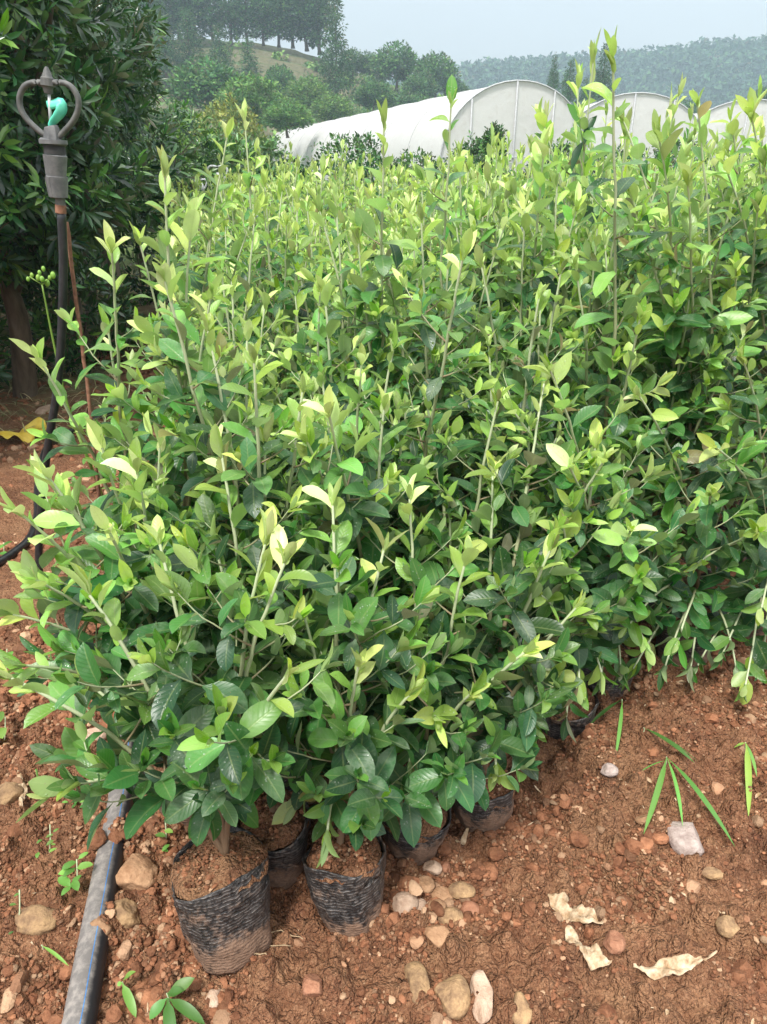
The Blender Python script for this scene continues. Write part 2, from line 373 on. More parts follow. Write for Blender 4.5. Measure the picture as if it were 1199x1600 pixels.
def pipe_mat():
    m = M('dusty_pipe'); g = m.n('NewGeometry'); sx = m.n('SeparateXYZ'); m.l(g.outputs['Normal'], sx.inputs[0])
    n = m.noise(60, 6, g.outputs['Position'], .7); n2 = m.noise(7, 3, g.outputs['Position'])
    side = m.math('SUBTRACT', sx.outputs[2], m.math('MULTIPLY', sx.outputs[0], .75))
    d = sstep(m, m.math('ADD', side, m.math('MULTIPLY', m.math('SUBTRACT', n, .5), .5)), .15, .75)
    d = m.math('MULTIPLY', d, m.math('MULTIPLY_ADD', n2, .5, .6))
    col = m.mix(d, (.02, .021, .024), m.mix(sstep(m, n, .4, .65), (.17, .155, .145), (.30, .27, .245)))
    m.principled(col, m.math('MULTIPLY_ADD', d, .4, .45), m.bump(n, .3, .002), .4); return m.m
MPIPE = pipe_mat()
def film_mat():
    m = M('greenhouse_film'); n = m.noise(.5, 5, m.obj()); n2 = m.noise(4, 4, m.obj())
    col = m.ramp(n, [(.35, (.64, .63, .62)), (.7, (.74, .74, .73))]); col = m.mix(m.math('MULTIPLY', sstep(m, n2, .5, .7), .35), col, (.52, .48, .44))
    p = m.principled(col, .45, m.bump(n2, .4, .05), .5, out=False); t = m.n('BsdfTranslucent'); t.inputs[0].default_value = (.75, .76, .75, 1)
    x = m.n('MixShader'); x.inputs[0].default_value = .35; m.l(p.outputs[0], x.inputs[1]); m.l(t.outputs[0], x.inputs[2]); m.out(x.outputs[0]); return m.m
MFILM = film_mat(); MSTEEL = simple('galvanised_steel', (.30, .31, .32), (.45, .46, .47), .45, 20, .1)
def hill_mat(name, stops, sc):
    m = M(name); P = m.pos(); col = m.ramp(m.noise(sc, 8, P, .65), stops); 
    if name == 'hill_grass':
        g = m.n('NewGeometry'); sx = m.n('SeparateXYZ'); m.l(g.outputs['Normal'], sx.inputs[0]); col = m.mix(m.math('MULTIPLY', m.math('SUBTRACT', 1., sstep(m, sx.outputs[2], .78, .93)), .8), col, m.mix(m.noise(1.5, 4, P), (.06, .065, .035), (.20, .17, .11)))
    m.principled(col, .95, m.bump(m.noise(sc*6, 5, P), .5, .5), .1); return m.m
MHILL = hill_mat('hill_grass', [(.3, (.03, .06, .022)), (.5, (.06, .09, .035)), (.68, (.13, .13, .07))], .25)
MFARH = hill_mat('far_ridge', [(.3, (.02, .05, .03)), (.6, (.05, .10, .05))], .03)

# ------------------------------------------------------------------ ground (one sheet to the horizon, finest at the bank)
def axis(segs):
    o = []
    for a, b, d in segs: o.append(np.arange(a, b, d))
    return np.concatenate(o)
gx = np.concatenate([-np.geomspace(900, 1.3, 60), axis([(-1.1, 1.3, .0042)]), np.geomspace(1.37, 900, 60)])
gy = np.concatenate([[-60, -20, -6, -2, -.5, 0, .2], axis([(.36, 1.8, .0042), (1.8, 4, .03)]), np.geomspace(4.05, 1500, 110)])
X, Y = np.meshgrid(gx, gy)
Z = base_h(X, Y)
fm = np.clip((2.3-Y)/.6, 0, 1)
Z += fm*(.020*(vnoise(X, Y, .11, 1)-.5)+.016*(vnoise(X, Y, .045, 2)-.5)+.010*(vnoise(X, Y, .02, 3)-.5)+.008*(vnoise(X, Y, .0105, 4)-.5)+.004*(vnoise(X, Y, .006, 5)-.5))
r_ = rs(3)                               # clods: small domes pressed into the sheet
nC = 9000; cxs = r_.uniform(-1.0, 1.25, nC); cys = r_.uniform(.4, 1.9, nC); cr = .006+.022*r_.rand(nC)**3.5
xi0 = 60
for k in range(nC):
    ix = np.searchsorted(gx, [cxs[k]-cr[k], cxs[k]+cr[k]]); iy = np.searchsorted(gy, [cys[k]-cr[k], cys[k]+cr[k]])
    sx_ = slice(ix[0], ix[1]); sy_ = slice(iy[0], iy[1])
    d2 = ((X[sy_, sx_]-cxs[k])**2+(Y[sy_, sx_]-cys[k])**2)/cr[k]**2
    Z[sy_, sx_] += np.where(d2 < 1, np.sqrt(np.maximum(1-d2, 0))*cr[k]*.65, 0)
dc = np.hypot(X, Y); Z -= np.clip((dc-12)/120, 0, 1)*1.6
# soil bank rising a little around the trees on the left
Z += np.where(Y > 2.5, .10*vnoise(X, Y, .5, 9)*np.clip((-X-.9)/.8, 0, 1)*np.clip(Y-2.5, 0, 1), 0)
nx, ny = len(gx), len(gy)
V = np.stack([X.ravel(), Y.ravel(), Z.ravel()], 1)
ii = (np.arange(ny-1)[:, None]*nx+np.arange(nx-1)[None]).ravel()
F = np.stack([ii, ii+1, ii+nx+1, ii+nx], 1)
g = npmesh('ground', V, F, MSOIL); tag(g, kind='structure')
def gzv(x, y):
    i = np.clip(np.searchsorted(gx, x), 0, nx-1); j = np.clip(np.searchsorted(gy, y), 0, ny-1); return Z[j, i]
def gz(x, y):
    i = min(max(int(np.searchsorted(gx, x)), 0), nx-1); j = min(max(int(np.searchsorted(gy, y)), 0), ny-1)
    return float(Z[j, i])

# ------------------------------------------------------------------ stones
import bmesh
def ico(sub):
    b = bmesh.new(); bmesh.ops.create_icosphere(b, subdivisions=sub, radius=1)
    v = np.array([x.co[:] for x in b.verts]); f = np.array([[q.index for q in p.verts] for p in b.faces]); b.free(); return v, f
def rocks(n, r, sub, size, pos, r0=.5, angular=6, tintc=None):
    v, f = ico(sub); m = len(v)
    A = np.repeat(v[None], n, 0)
    for k in range(angular):
        nn = norm(r.normal(size=(n, 1, 3))); d = r.uniform(.45, .8, (n, 1)); dt = (A*nn).sum(2)
        A = A-nn*np.maximum(0, dt-d)[..., None]
    A *= r.uniform(.6, 1.15, (n, 1, 3)); A[..., 2] *= .8
    A += r.normal(size=A.shape)*.025
    a = r.rand(n)*2*PI; c, s_ = np.cos(a)[:, None], np.sin(a)[:, None]
    B = A.copy(); B[..., 0] = A[..., 0]*c-A[..., 1]*s_; B[..., 1] = A[..., 0]*s_+A[..., 1]*c
    B = B*size[:, None, None]+pos[:, None]
    F = (f[None]+(np.arange(n)*m)[:, None, None]).reshape(-1, 3)
    T = np.zeros((n, m, 4)); T[..., 0] = (r.rand(n) if tintc is None else tintc)[:, None]; T[..., 1] = r.rand(n)[:, None]; T[..., 3] = 1
    return B.reshape(-1, 3), F, T.reshape(-1, 4)
def scatter(n, r, smin, smax, pw, xr, yr):
    x = r.uniform(*xr, n*3); y = r.uniform(*yr, n*3)
    dens = vnoise(x, y, .16, 31)*.6+vnoise(x, y, .05, 32)*.4
    keep = np.argsort(-(dens+r.rand(n*3)*.45))[:n]; x, y = x[keep], y[keep]
    s_ = smin+(smax-smin)*r.rand(n)**pw
    z = gzv(x, y)
    return np.stack([x, y, z+s_*np.where(s_ > .008, .02, .25)], 1), s_
r_ = rs(11)
P1, s1 = scatter(52000, r_, .0020, .0068, 1.7, (-1.0, 1.2), (.42, 1.75))
P2, s2 = scatter(5200, r_, .0065, .020, 3.0, (-1.0, 1.2), (.42, 1.75))
P3, s3 = scatter(11000, r_, .004, .03, 3.8, (-2.6, -.55), (1.2, 5.5))
Va, Fa, Ta = rocks(len(P1), r_, 1, s1, P1, angular=3)
Vb, Fb, Tb = rocks(len(P2), r_, 2, s2, P2, angular=5)
Vc, Fc, Tc = rocks(len(P3), r_, 1, s3, P3, angular=3)
o = npmesh('gravel', np.vstack([Va, Vb, Vc]), np.vstack([Fa, Fb+len(Va), Fc+len(Va)+len(Vb)]), MGRAV, att=np.vstack([Ta, Tb, Tc]), smooth=False)
tag(o, 'small loose stones and crumbs strewn over the red soil bank', 'gravel', kind='stuff')
STN = [  # px, py, half width px, half height px, kind, label
 (207, 1372, 34, 32, 'tan', 'large crumbly tan clod between the grey pipe and the front bag'),
 (195, 1432, 24, 20, 'ochre', 'flattish ochre stone below the large tan clod by the pipe'),
 (158, 1466, 16, 15, 'tan', 'small tan stone touching the right side of the grey pipe'),
 (633, 1415, 18, 18, 'pale', 'round pale pinkish stone, leftmost of the stone heap on the soil'),
 (658, 1416, 11, 17, 'pale', 'upright oval pink stone right beside the round pale one'),
 (664, 1388, 13, 14, 'tan', 'rounded tan stone at the top left of the stone heap'),
 (691, 1396, 16, 14, 'tan', 'oval orange tan stone at the top middle of the stone heap'),
 (722, 1392, 18, 14, 'ochre', 'rough mottled ochre stone at the top right of the heap'),
 (683, 1420, 12, 10, 'tan', 'small tan stone in the middle of the stone heap'),
 (704, 1432, 17, 15, 'ochre', 'lumpy ochre stone in the lower middle of the heap'),
 (735, 1414, 14, 13, 'red', 'rounded reddish stone, rightmost of the stone heap'),
 (676, 1356, 13, 12, 'pale', 'pale angular stone lying above the stone heap'),
 (697, 1352, 8, 9, 'red', 'small reddish stone right of the pale angular one above the heap'),
 (646, 1326, 20, 19, 'tan', 'blocky tan stone just below the third grow bag'),
 (684, 1462, 18, 20, 'tan', 'squarish tan stone under the stone heap'),
 (653, 1541, 19, 36, 'ochre', 'tall ochre and grey rock, left of three at the bottom edge'),
 (706, 1562, 23, 32, 'ochre', 'broad ochre rock, middle of three at the bottom edge'),
 (752, 1562, 16, 38, 'pale', 'long pale rock, right of three at the bottom edge'),
 (490, 1556, 15, 19, 'red', 'smooth reddish pebble lying below the second grow bag'),
 (336, 1571, 11, 16, 'pale', 'pinkish wedge shaped pebble below the front grow bag'),
 (1068, 1322, 24, 34, 'grey', 'pale grey angular flake of stone standing under the grass blades'),
 (955, 1492, 14, 17, 'red', 'reddish stone at the right of the two dry leaves'),
 (1005, 1300, 13, 9, 'tan', 'small tan stone left of the grey angular flake'),
 (946, 1236, 12, 11, 'grey', 'greyish stone on the soil below the blue green grass blade'),
 (1132, 1468, 14, 15, 'ochre', 'yellowish stone at the right side of the soil bank'),
 (1108, 1378, 15, 9, 'ochre', 'flat yellowish stone right of the grey flake, lower down'),
 (74, 656, 11, 20, 'pale', 'pinkish broken brick lump standing behind the black riser hose'),
 (18, 1262, 20, 19, 'ochre', 'brown rough stone at the left edge beside the dry leaf'),
 (152, 1166, 17, 14, 'pale', 'flat pinkish stone shaded by leaves left of the pipe'),
 (62, 1450, 25, 22, 'ochre', 'big crumbly brown clod left of the grey pipe'),
 (812, 1590, 14, 24, 'ochre', 'narrow brown rock right of the three at the bottom edge'),
]
for k, (px, py, hw, hh, kd, lb) in enumerate(STN):
    r = rs(100+k); p = gnd(px, py); dep = np.linalg.norm(p-np.array([0, 0, CAMH])); mpx = dep/FPX/1.05
    v, f = ico(4); A = v.copy()
    ang = 7 if hh > 14 else 3
    if 'clod' in lb or 'ound' in lb: ang = 3
    for _ in range(ang):
        nn = norm(r.normal(size=3)); d = r.uniform(.6, .85); A -= nn*np.maximum(0, A@nn-d)[:, None]
    lump = .16 if 'clod' in lb else .06
    A *= 1+lump*(vnoise(v[:, 0]+5, v[:, 1]+v[:, 2]*1.7+9, .45, k)-.5)[:, None]+lump*.7*(vnoise(v[:, 0]*1.1+7, v[:, 1]-v[:, 2]+3, .17, k+50)-.5)[:, None]
    A = A*np.array([hw*mpx*1.12, hh*mpx*.95, min(hw, hh)*mpx*.85]); th = r.uniform(-.25, .25)
    A = np.stack([A[:, 0]*math.cos(th)-A[:, 1]*math.sin(th), A[:, 0]*math.sin(th)+A[:, 1]*math.cos(th), A[:, 2]], 1)
    T = np.zeros((len(A), 4)); T[:, 0] = r.rand(); T[:, 1] = .4+.4*r.rand(); T[:, 3] = 1
    o = npmesh('stone' if 'rock' not in lb and 'clod' not in lb else ('rock' if 'rock' in lb else 'soil_clod'), A, f, RK[kd], att=T)
    o.location = (float(p[0]), float(p[1]), gz(p[0], p[1])+min(hw, hh)*mpx*(.34 if 'bottom edge' in lb else .2)); tag(o, lb, 'stone' if 'clod' not in lb else 'clod')

# ------------------------------------------------------------------ saplings
def frame(T):
    T = norm(T); a = np.array([0, 0, 1.]) if abs(T[2]) < .9 else np.array([1., 0, 0])
    X = norm(np.cross(T, a)); return T, X, np.cross(T, X)
def leafy_shoot(r, LV, TB, path, r0, r1, start=.15, space=.026, L0=.075, agebase=0., agetip=1., tiplen=.10, stem_age=(0, 1), sides=5, tip=True, phase=None):
    P = np.asarray(path); seg = np.linalg.norm(np.diff(P, axis=0), axis=1); cum = np.concatenate([[0], np.cumsum(seg)]); Lt = cum[-1]
    n = len(P); TB.add(P, np.linspace(r0, r1, n), sides, np.linspace(stem_age[0], stem_age[1], n), r.rand(), caps=False)
    s_ = Lt*start+r.rand()*space; az = r.rand()*6.28 if phase is None else phase
    while s_ < Lt-.004:
        i = min(np.searchsorted(cum, s_)-1, n-2); i = max(i, 0); f = (s_-cum[i])/max(seg[i], 1e-6)
        p = P[i]*(1-f)+P[i+1]*f; T, Xa, Ya = frame(P[i+1]-P[i])
        az += 2.4+r.normal()*.35
        rad = math.cos(az)*Xa+math.sin(az)*Ya
        k = 1-min((Lt-s_)/tiplen, 1)                    # 0 on old wood, 1 at the very tip
        age = agebase+(agetip-agebase)*k**1.3
        al = (1.15-.75*k)+r.normal()*.22
        d = T*math.cos(al)+rad*math.sin(al)+np.array([0, 0, -.12*(1-k)])+r.normal(size=3)*.10
        up = T*.8+np.array([0, 0, .75])*(1-k*.6)+r.normal(size=3)*.22
        L = L0*(.58+.65*r.rand()**1.2)*(1-.35*k)*(.75 if s_ < Lt*.15 else 1)
        LV.add(p, d, up, L, L*r.uniform(.40, .56), r.uniform(-.15, 1.0)*(1-.3*k), r.uniform(.12, .5)+.25*k, np.clip(age+r.normal()*.10, 0, 1), r.rand(), r.rand())
        s_ += space*(1-.4*k)*(.75+.5*r.rand())
    if tip:                                              # erect bud of pale young leaves
        T, Xa, Ya = frame(P[-1]-P[-2]); n_ = r.randint(2, 6)
        for j in range(n_):
            az += 2.4; rad = math.cos(az)*Xa+math.sin(az)*Ya; al = r.uniform(.12, .75)*(1-j/(n_+3))
            L = L0*r.uniform(.45, .85)*(1-.08*j)
            LV.add(P[-1]-T*.002*j, T*math.cos(al)+rad*math.sin(al), T-rad*.9, L, L*r.uniform(.27, .42), r.uniform(-.3, .4), r.uniform(.3, .75), np.clip(agetip-.25*r.rand(), 0, 1), r.rand(), r.rand())
def curve(a, b, r, up=.35, n=16, wig=.012, ctrl=None):
    a = np.asarray(a, float); b = np.asarray(b, float); d = b-a; L = np.linalg.norm(d)
    c = a+d*.45+np.array([0, 0, up*L*.25])*0+(np.array([-d[0], -d[1], 0])*.18 if ctrl is None else ctrl)
    t = np.linspace(0, 1, n)[:, None]; P = (1-t)**2*a+2*t*(1-t)*c+t*t*b
    w = np.cumsum(r.normal(size=(n, 3))*.35, 0); w -= np.linspace(0, 1, n)[:, None]*w[-1]
    return P+w*wig*np.sin(np.linspace(0, PI, n))[:, None]*L
def sapling_mesh(r, tips, side=1.0, potz=.13, L0=.075, seg=7, ageb=.10, low=0.0):
    """tips: list of (x,y,z, agetip) in the plant's own frame"""
    LV = Leaves(); TB = Tubes()
    nt = len(tips); root = np.array([0, 0, potz-.02]); fork = np.array([r.normal()*.008, r.normal()*.008, potz+r.uniform(.03, .07)])
    TB.add(spline([root, (root+fork)/2+r.normal(size=3)*.002, fork], 6), np.linspace(.0075, .0062, 6), 8, 0.05, caps=False)
    for (tx, ty, tz, ag, lead) in tips:
        b = np.array([tx, ty, tz]); st = fork+np.array([0, 0, -.008])
        out = np.array([tx, ty, 0])
        c = -out*.22+np.array([0, 0, .12*np.linalg.norm(b-st)]) if tz > .45 else np.array([0, 0, .16])-out*.1
        P = curve(st, b, r, n=26 if lead else 16, ctrl=c, wig=.008); Lt = np.linalg.norm(b-st)
        r0 = .006 if lead else .0040
        leafy_shoot(r, LV, TB, P, r0, .0022, max(.30, low) if lead else max(.10, low), .030, L0, ageb, ag, .20 if lead else .12, (.08, 1), 6)
        if lead:
            s_ = max(.14, low*.75); az = r.rand()*6.28
            while s_ < .82:
                i = int(s_*25); az += 2.4+r.normal()*.5; T, Xa, Ya = frame(P[i+1]-P[i]); rad = math.cos(az)*Xa+math.sin(az)*Ya
                hL = (.24-.17*s_)*r.uniform(.6, 1.25)*(.75+.25*side)
                e_ = P[i]+rad*hL*.80+np.array([0, 0, hL*.62])
                if e_[2] < .16: e_[2] = .18
                Q = curve(P[i], e_, r, n=9, ctrl=rad*hL*.12+np.array([0, 0, -hL*.06]), wig=.02)
                topness = np.clip((e_[2]-.30)/.55, 0, 1)*r.uniform(.65, 1.15)
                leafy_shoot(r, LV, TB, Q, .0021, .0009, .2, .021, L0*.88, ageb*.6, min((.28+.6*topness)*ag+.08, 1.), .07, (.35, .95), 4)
                s_ += .062/side*r.uniform(.7, 1.3)/max(Lt, .3)*.8
    return LV, TB
def bag_mesh(r, rt=.078, rb=.062, h=.145, sub=56):
    prof = []
    for t in np.linspace(0, 1, 26):
        prof.append((rb+(rt-rb)*t+.004*math.sin(t*3), t*h))
    prof = [(.001, .002), (rb*.6, 0)]+prof+[(rt-.0025, h-.002), (rt-.0035, h-.03)]
    V, F = lathe(prof, sub); a = np.arctan2(V[:, 1], V[:, 0]); q = r.rand()*50
    z = V[:, 2]; w = .7*(vnoise(a*2.2+z*9+20+q, z*16+a*.6, .6, 5)-.5)+.35*(vnoise(a*5-z*30+60+q, z*26+a*2, .8, 15)-.5); w2 = vnoise(a*3+40+q, z*70, .8, 6)-.5; w3 = vnoise(a*7+z*120+60, z*90+a*2, .7, 8)-.5
    f = 1+.16*w+.008*w2+.004*w3+.06*np.cos(a*2+q)*(z/h)+.03*np.cos(a*4+q*2)
    V[:, 0] *= f; V[:, 1] *= f; V[:, 2] += (z > h*.8)*.012*np.sin(a*2+q)
    return V, F
def plug_mesh(r, rt=.074, h=.145, top=.008):
    n = 44; rr = np.linspace(0, 1, 20); th = np.linspace(0, 2*PI, n, endpoint=False); V = []; F = []
    R, T = np.meshgrid(rr, th, indexing='ij'); x = R*rt*np.cos(T); y = R*rt*np.sin(T); q = r.randint(99)
    z = h-.004+top*(1-R**2)-.012*np.clip(R-.9,0,1)*10+.020*(vnoise(x+1, y+1, .03, q)-.5)+.012*(vnoise(x+1, y+1, .011, q+1)-.5)
    V = np.stack([x.ravel(), y.ravel(), z.ravel()], 1)
    for i in range(19):
        for j in range(n):
            k = (j+1) % n; F.append((i*n+j, (i+1)*n+j, (i+1)*n+k, i*n+k))
    return V, np.array(F)
GROUP = 'young bushy saplings in black grow bags set out in a bed'
def add_bag(root, r, **k):
    V, F = bag_mesh(r, **k); b = npmesh('grow_bag', V, F, MBAG, root)
    V, F = plug_mesh(r, k.get('rt', .078)-.001, k.get('h', .145), .016)
    s_ = npmesh('potting_soil', V, F, MPSOIL, root)
    R = r; n = 320; a = R.rand(n)*2*PI; q = np.sqrt(R.rand(n))*(k.get('rt', .078)-.012)
    pos = np.stack([q*np.cos(a), q*np.sin(a), np.full(n, k.get('h', .145)-.001)+.015*(1-(q/.075)**2)], 1)
    Vp, Fp, Tp = rocks(n, R, 1, .002+.005*R.rand(n)**2, pos, angular=3)
    npmesh('crumbs', Vp, Fp, MGRAV, root, att=Tp, smooth=False)
    return b
def hero(seed, base, tips, label, L0=.084, side=1.0, rt=.078, rb=.062, h=.145, tilt=(0, 0), ageb=.10, sink=.0, clear=.22):
    r = rs(seed); bz = gz(base[0], base[1])-.012-sink
    root = thing('sapling', label, 'sapling', (base[0], base[1], bz), 0, GROUP)
    O = np.array([base[0], base[1], bz])
    T = []
    for t in tips:
        w = at(*t[:3])-O; T.append((w[0], w[1], w[2], t[3] if len(t) > 3 else .95, (t[4] if len(t) > 4 else (w[2] > .42))))
    LV, TB = sapling_mesh(r, T, side, h-.01, L0, ageb=ageb, low=clear)
    bag = add_bag(root, r, rt=rt, rb=rb, h=h)
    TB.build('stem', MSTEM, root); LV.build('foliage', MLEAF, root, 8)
    if tilt != (0, 0):
        
        from mathutils import Euler
        e_ = Euler((tilt[0], tilt[1], 0)); dl = Vector((0, -.008, h))-e_.to_matrix() @ Vector((0, 0, h))
        for c in KIDS[root.name][:3]: c.rotation_euler = e_; c.location = dl
    return root
bx = [gnd(345, 1470)[:2], gnd(540, 1405)[:2], gnd(645, 1310)[:2], gnd(752, 1262)[:2]]
HERO_XY = []
def H(seed, xy, tips, label, **k):
    HERO_XY.append(tuple(xy)); return hero(seed, xy, tips, label, **k)
H(1, bx[0]+[.008, .03], [(18, 1060, .86, .9), (85, 1240, .78, .8), (130, 1060, .95, .8), (450, 1055, .78, .85), (345, 1120, .82, .75), (445, 880, .92, .95), (250, 850, 1.0, .95, True), (415, 850, .95, .95, True), (140, 930, .92, .8)],
  'front left sapling in a tilted dirt caked black bag, shoots spreading over the pipe', side=1.0, clear=.42, rt=.084, rb=.064, h=.165, tilt=(-.24, -.12), sink=.012)
H(2, bx[1], [(462, 1258, .93, .75), (512, 1298, .86, .5), (560, 1040, .90, .95), (640, 1085, .92, .9), (525, 1180, .92, .4), (600, 860, 1.05, .95, True), (520, 790, 1.08, .9, True), (475, 960, .98, .8)],
  'sapling in the narrow muddy bag second along the front, low leaf rosette over its soil', rt=.068, rb=.048, h=.165, side=1.0, tilt=(-.16, -.10), sink=.008)
H(3, bx[2], [(735, 1085, .98, .9), (640, 1190, 1.0, .4), (680, 1120, .97, .85), (730, 870, 1.12, .95, True), (640, 780, 1.2, .95, True), (820, 1020, 1.02, .8), (585, 1000, 1.02, .8)],
  'sapling in the third bag along the front edge, beside a blocky tan stone', rt=.070, rb=.056, h=.10, sink=.0)
H(4, bx[3], [(775, 1195, 1.02, .75), (870, 1050, 1.08, .95), (860, 860, 1.15, .95), (900, 950, 1.2, .8), (830, 1130, 1.08, .6), (770, 740, 1.35, .95, True), (850, 600, 1.5, .95, True)],
  'sapling in the low sunken bag, fourth along the front edge', rt=.068, rb=.058, h=.095)
H(5, gnd(425, 1405)[:2]+[0, .07], [(345, 700, 1.15, .95, True), (415, 690, 1.2, .9, True), (335, 850, 1.1, .8)],
  'sapling in the shaded dark bag tucked between and behind the first two front bags', rt=.07, rb=.055, h=.135)
# second rank and outliers with recognisable shoots
H(6, (-.41, 1.17), [(30, 800, 1.05, .9), (75, 745, 1.1, .95, True), (170, 830, 1.0, .95, True), (215, 740, 1.1, .95, True), (55, 905, 1.0, .9), (40, 1040, .98, .7)],
  'sapling at the left edge with pale shoots leaning out over the black pipe', side=.9)
H(7, (-.47, 1.27), [(160, 700, 1.2, .95, True), (250, 700, 1.25, .95, True), (70, 745, 1.2, .95), (20, 960, 1.15, .8)],
  'sapling behind the left edge one with purplish backed tip leaf', side=.9)
H(8, (-.60, 1.62), [(175, 395, 1.45, .95, True), (60, 560, 1.5, .9), (170, 520, 1.6, .8), (270, 560, 1.55, .9, True)],
  'tall slender sapling standing against the dark trees just right of the riser hose', side=.55, ageb=.2)
H(9, (-.46, 1.5), [(258, 275, 1.45, 1., True), (300, 340, 1.5, .95, True), (330, 460, 1.4, .8)],
  'tallest sapling of the left side with a broad pale leaf tip rising above its neighbours', L0=.095, side=.55, ageb=.2)
H(10, (-.04, 1.30), [(515, 650, 1.12, 1., True), (480, 690, 1.15, .9, True), (600, 640, 1.3, .9, True)],
  'second rank sapling with a yellowish green three leaved tip in the middle left', L0=.085)
H(11, (.55, 1.75), [(958, 90, 1.62, .85, True), (1000, 500, 1.6, .9, True), (900, 420, 1.7, .9, True)],
  'single tallest sapling at right, bronze tipped shoot standing up against the sky', L0=.085, side=.5, ageb=.25)
H(12, (.15, 2.1), [(705, 165, 2.0, .8, True), (790, 350, 2.0, .95, True), (640, 330, 2.1, .95, True)],
  'tall sapling in the middle with a narrow shoot in front of the first greenhouse', side=.6, ageb=.25)
H(13, (.95, 2.0), [(1090, 165, 1.95, .85, True), (975, 190, 2.05, .85, True), (1040, 350, 1.9, .95, True)],
  'tall sapling near the right edge with rounded yellow leaves before the second greenhouse', L0=.08, side=.6, ageb=.25)
H(14, (-.02, 1.85), [(600, 200, 1.75, .9, True), (560, 380, 1.8, .95, True), (500, 330, 1.85, .9, True)],
  'tall upright sapling with large blue green leaves left of the picture middle', L0=.09, side=.6, ageb=.2)
H(15, (.56, 1.57), [(860, 580, 1.35, .9, True), (985, 830, 1.25, .9), (890, 730, 1.3, .95), (1000, 900, 1.25, .7), (800, 640, 1.4, .95, True), (940, 1055, 1.40, .4), (970, 1040, 1.42, .3), (880, 1070, 1.36, .3), (1010, 1010, 1.38, .6)],
  'sapling at the front edge where the bed bends, first right of the sunken bag', sink=.06)
H(16, (.82, 1.68), [(1110, 770, 1.35, .95), (1000, 620, 1.5, .95, True), (1060, 1000, 1.4, .6), (980, 980, 1.38, .7), (930, 800, 1.45, .9), (990, 1045, 1.46, .5), (1040, 1040, 1.44, .3), (1150, 1040, 1.5, .4), (1080, 1040, 1.5, .5)],
  'sapling above the red soil at right with shoots reaching towards the bank')
H(17, (1.06, 1.80), [(1185, 830, 1.4, .95), (1165, 1070, 1.40, .8), (1160, 560, 1.6, .9, True), (1190, 950, 1.45, .8), (1090, 880, 1.5, .8), (1120, 700, 1.5, .9), (1130, 1020, 1.5, .3), (1090, 1040, 1.52, .4), (1190, 1040, 1.5, .3)],
  'sapling at the right edge with a low leafy twig hanging over the soil')
H(18, (1.05, 2.12), [(1185, 320, 1.85, .6, True), (1150, 420, 1.8, .8, True)], 'dark stemmed sapling by the right edge of the picture with bare upper stem', ageb=.05, side=.5)
H(19, (.74, 2.35), [(846, 182, 2.3, .9, True), (872, 262, 2.25, .9, True), (800, 300, 2.3, .9, True)], 'tall sapling before the gap between first and second greenhouse', side=.6, ageb=.3)
H(20, (1.3, 2.5), [(1142, 190, 2.4, .9, True), (1110, 240, 2.4, .9, True), (1190, 200, 2.35, .9, True)], 'tall yellowish sapling near the right edge, before the third greenhouse', side=.6, ageb=.3)
H(21, (-.62, 2.3), [(355, 215, 2.3, .9, True), (400, 330, 2.3, .9, True), (330, 350, 2.3, .9, True)], 'slim sapling whose single shoot stands before the golden tree', side=.6, ageb=.3)
H(22, (.44, 1.44), [(905, 1070, 1.25, .6), (850, 1110, 1.2, .4), (885, 1120, 1.28, .4), (940, 1050, 1.3, .7), (830, 1060, 1.2, .8), (845, 930, 1.2, .9), (880, 820, 1.3, .95, True), (930, 700, 1.4, .95, True)], 'sapling on the bend of the front edge, leaves touching the red soil', sink=.06)
H(23, (.86, 1.95), [(1030, 215, 1.75, .9, True), (1075, 290, 1.75, .95, True), (985, 300, 1.8, .8, True)], 'tall near sapling with big leaves below the second greenhouse', L0=.095, side=.7, ageb=.25)
H(24, (1.22, 2.15), [(1175, 185, 1.95, .9, True), (1130, 250, 1.95, .95, True), (1195, 260, 1.9, .8, True)], 'tall near sapling with big leaves at the right edge under the third greenhouse', L0=.095, side=.7, ageb=.25)
H(25, (.38, 2.0), [(850, 235, 1.9, .9, True), (820, 330, 1.9, .95, True), (900, 330, 1.9, .9, True)], 'tall sapling right of the middle with big leaves below the first greenhouse', L0=.09, side=.7, ageb=.25)
# generic stock: prototypes, then copies
NP_ = 12; protoA = []; protoLo = []
for k in range(NP_):
    r = rs(500+k); nl = r.choice([3, 3, 4]); hh = 1.0
    tips = []; a0 = r.rand()*6.28
    for j in range(nl):
        a = a0+j*2*PI/nl+r.normal()*.3; q = r.uniform(.04, .14); tips.append((q*math.cos(a), q*math.sin(a), hh*(r.uniform(.9, 1.08) if j == 0 else r.uniform(.68, 1.02)), r.uniform(.75, 1.), True))
    for j in range(3):
        a = r.rand()*6.28; q = r.uniform(.12, .2); tips.append((q*math.cos(a), q*math.sin(a), [.24, .38, .55][j]*r.uniform(.85, 1.15), .5, False))
    LV, TB = sapling_mesh(r, tips, 1.0, .13, .075)
    protoA.append((LV, TB))
bagV, bagF = bag_mesh(rs(77)); bagD = npmesh('grow_bag', bagV, bagF, MBAG, data_only=True)
pV, pF = plug_mesh(rs(78)); plugD = npmesh('potting_soil', pV, pF, MPSOIL, data_only=True)
fD = [p[0].build('foliage', MLEAF, seg=6, data_only=True) for p in protoA]
fDL = [p[0].build('foliage', MLEAFF, seg=4, data_only=True) for p in protoA]
sD = [p[1].build('stem', MSTEM, data_only=True) for p in protoA]
FRONT = [(-.36, .95), (-.1, 1.12), (.256, 1.32), (.60, 1.72), (.95, 1.90), (2.0, 2.5), (7, 5)]
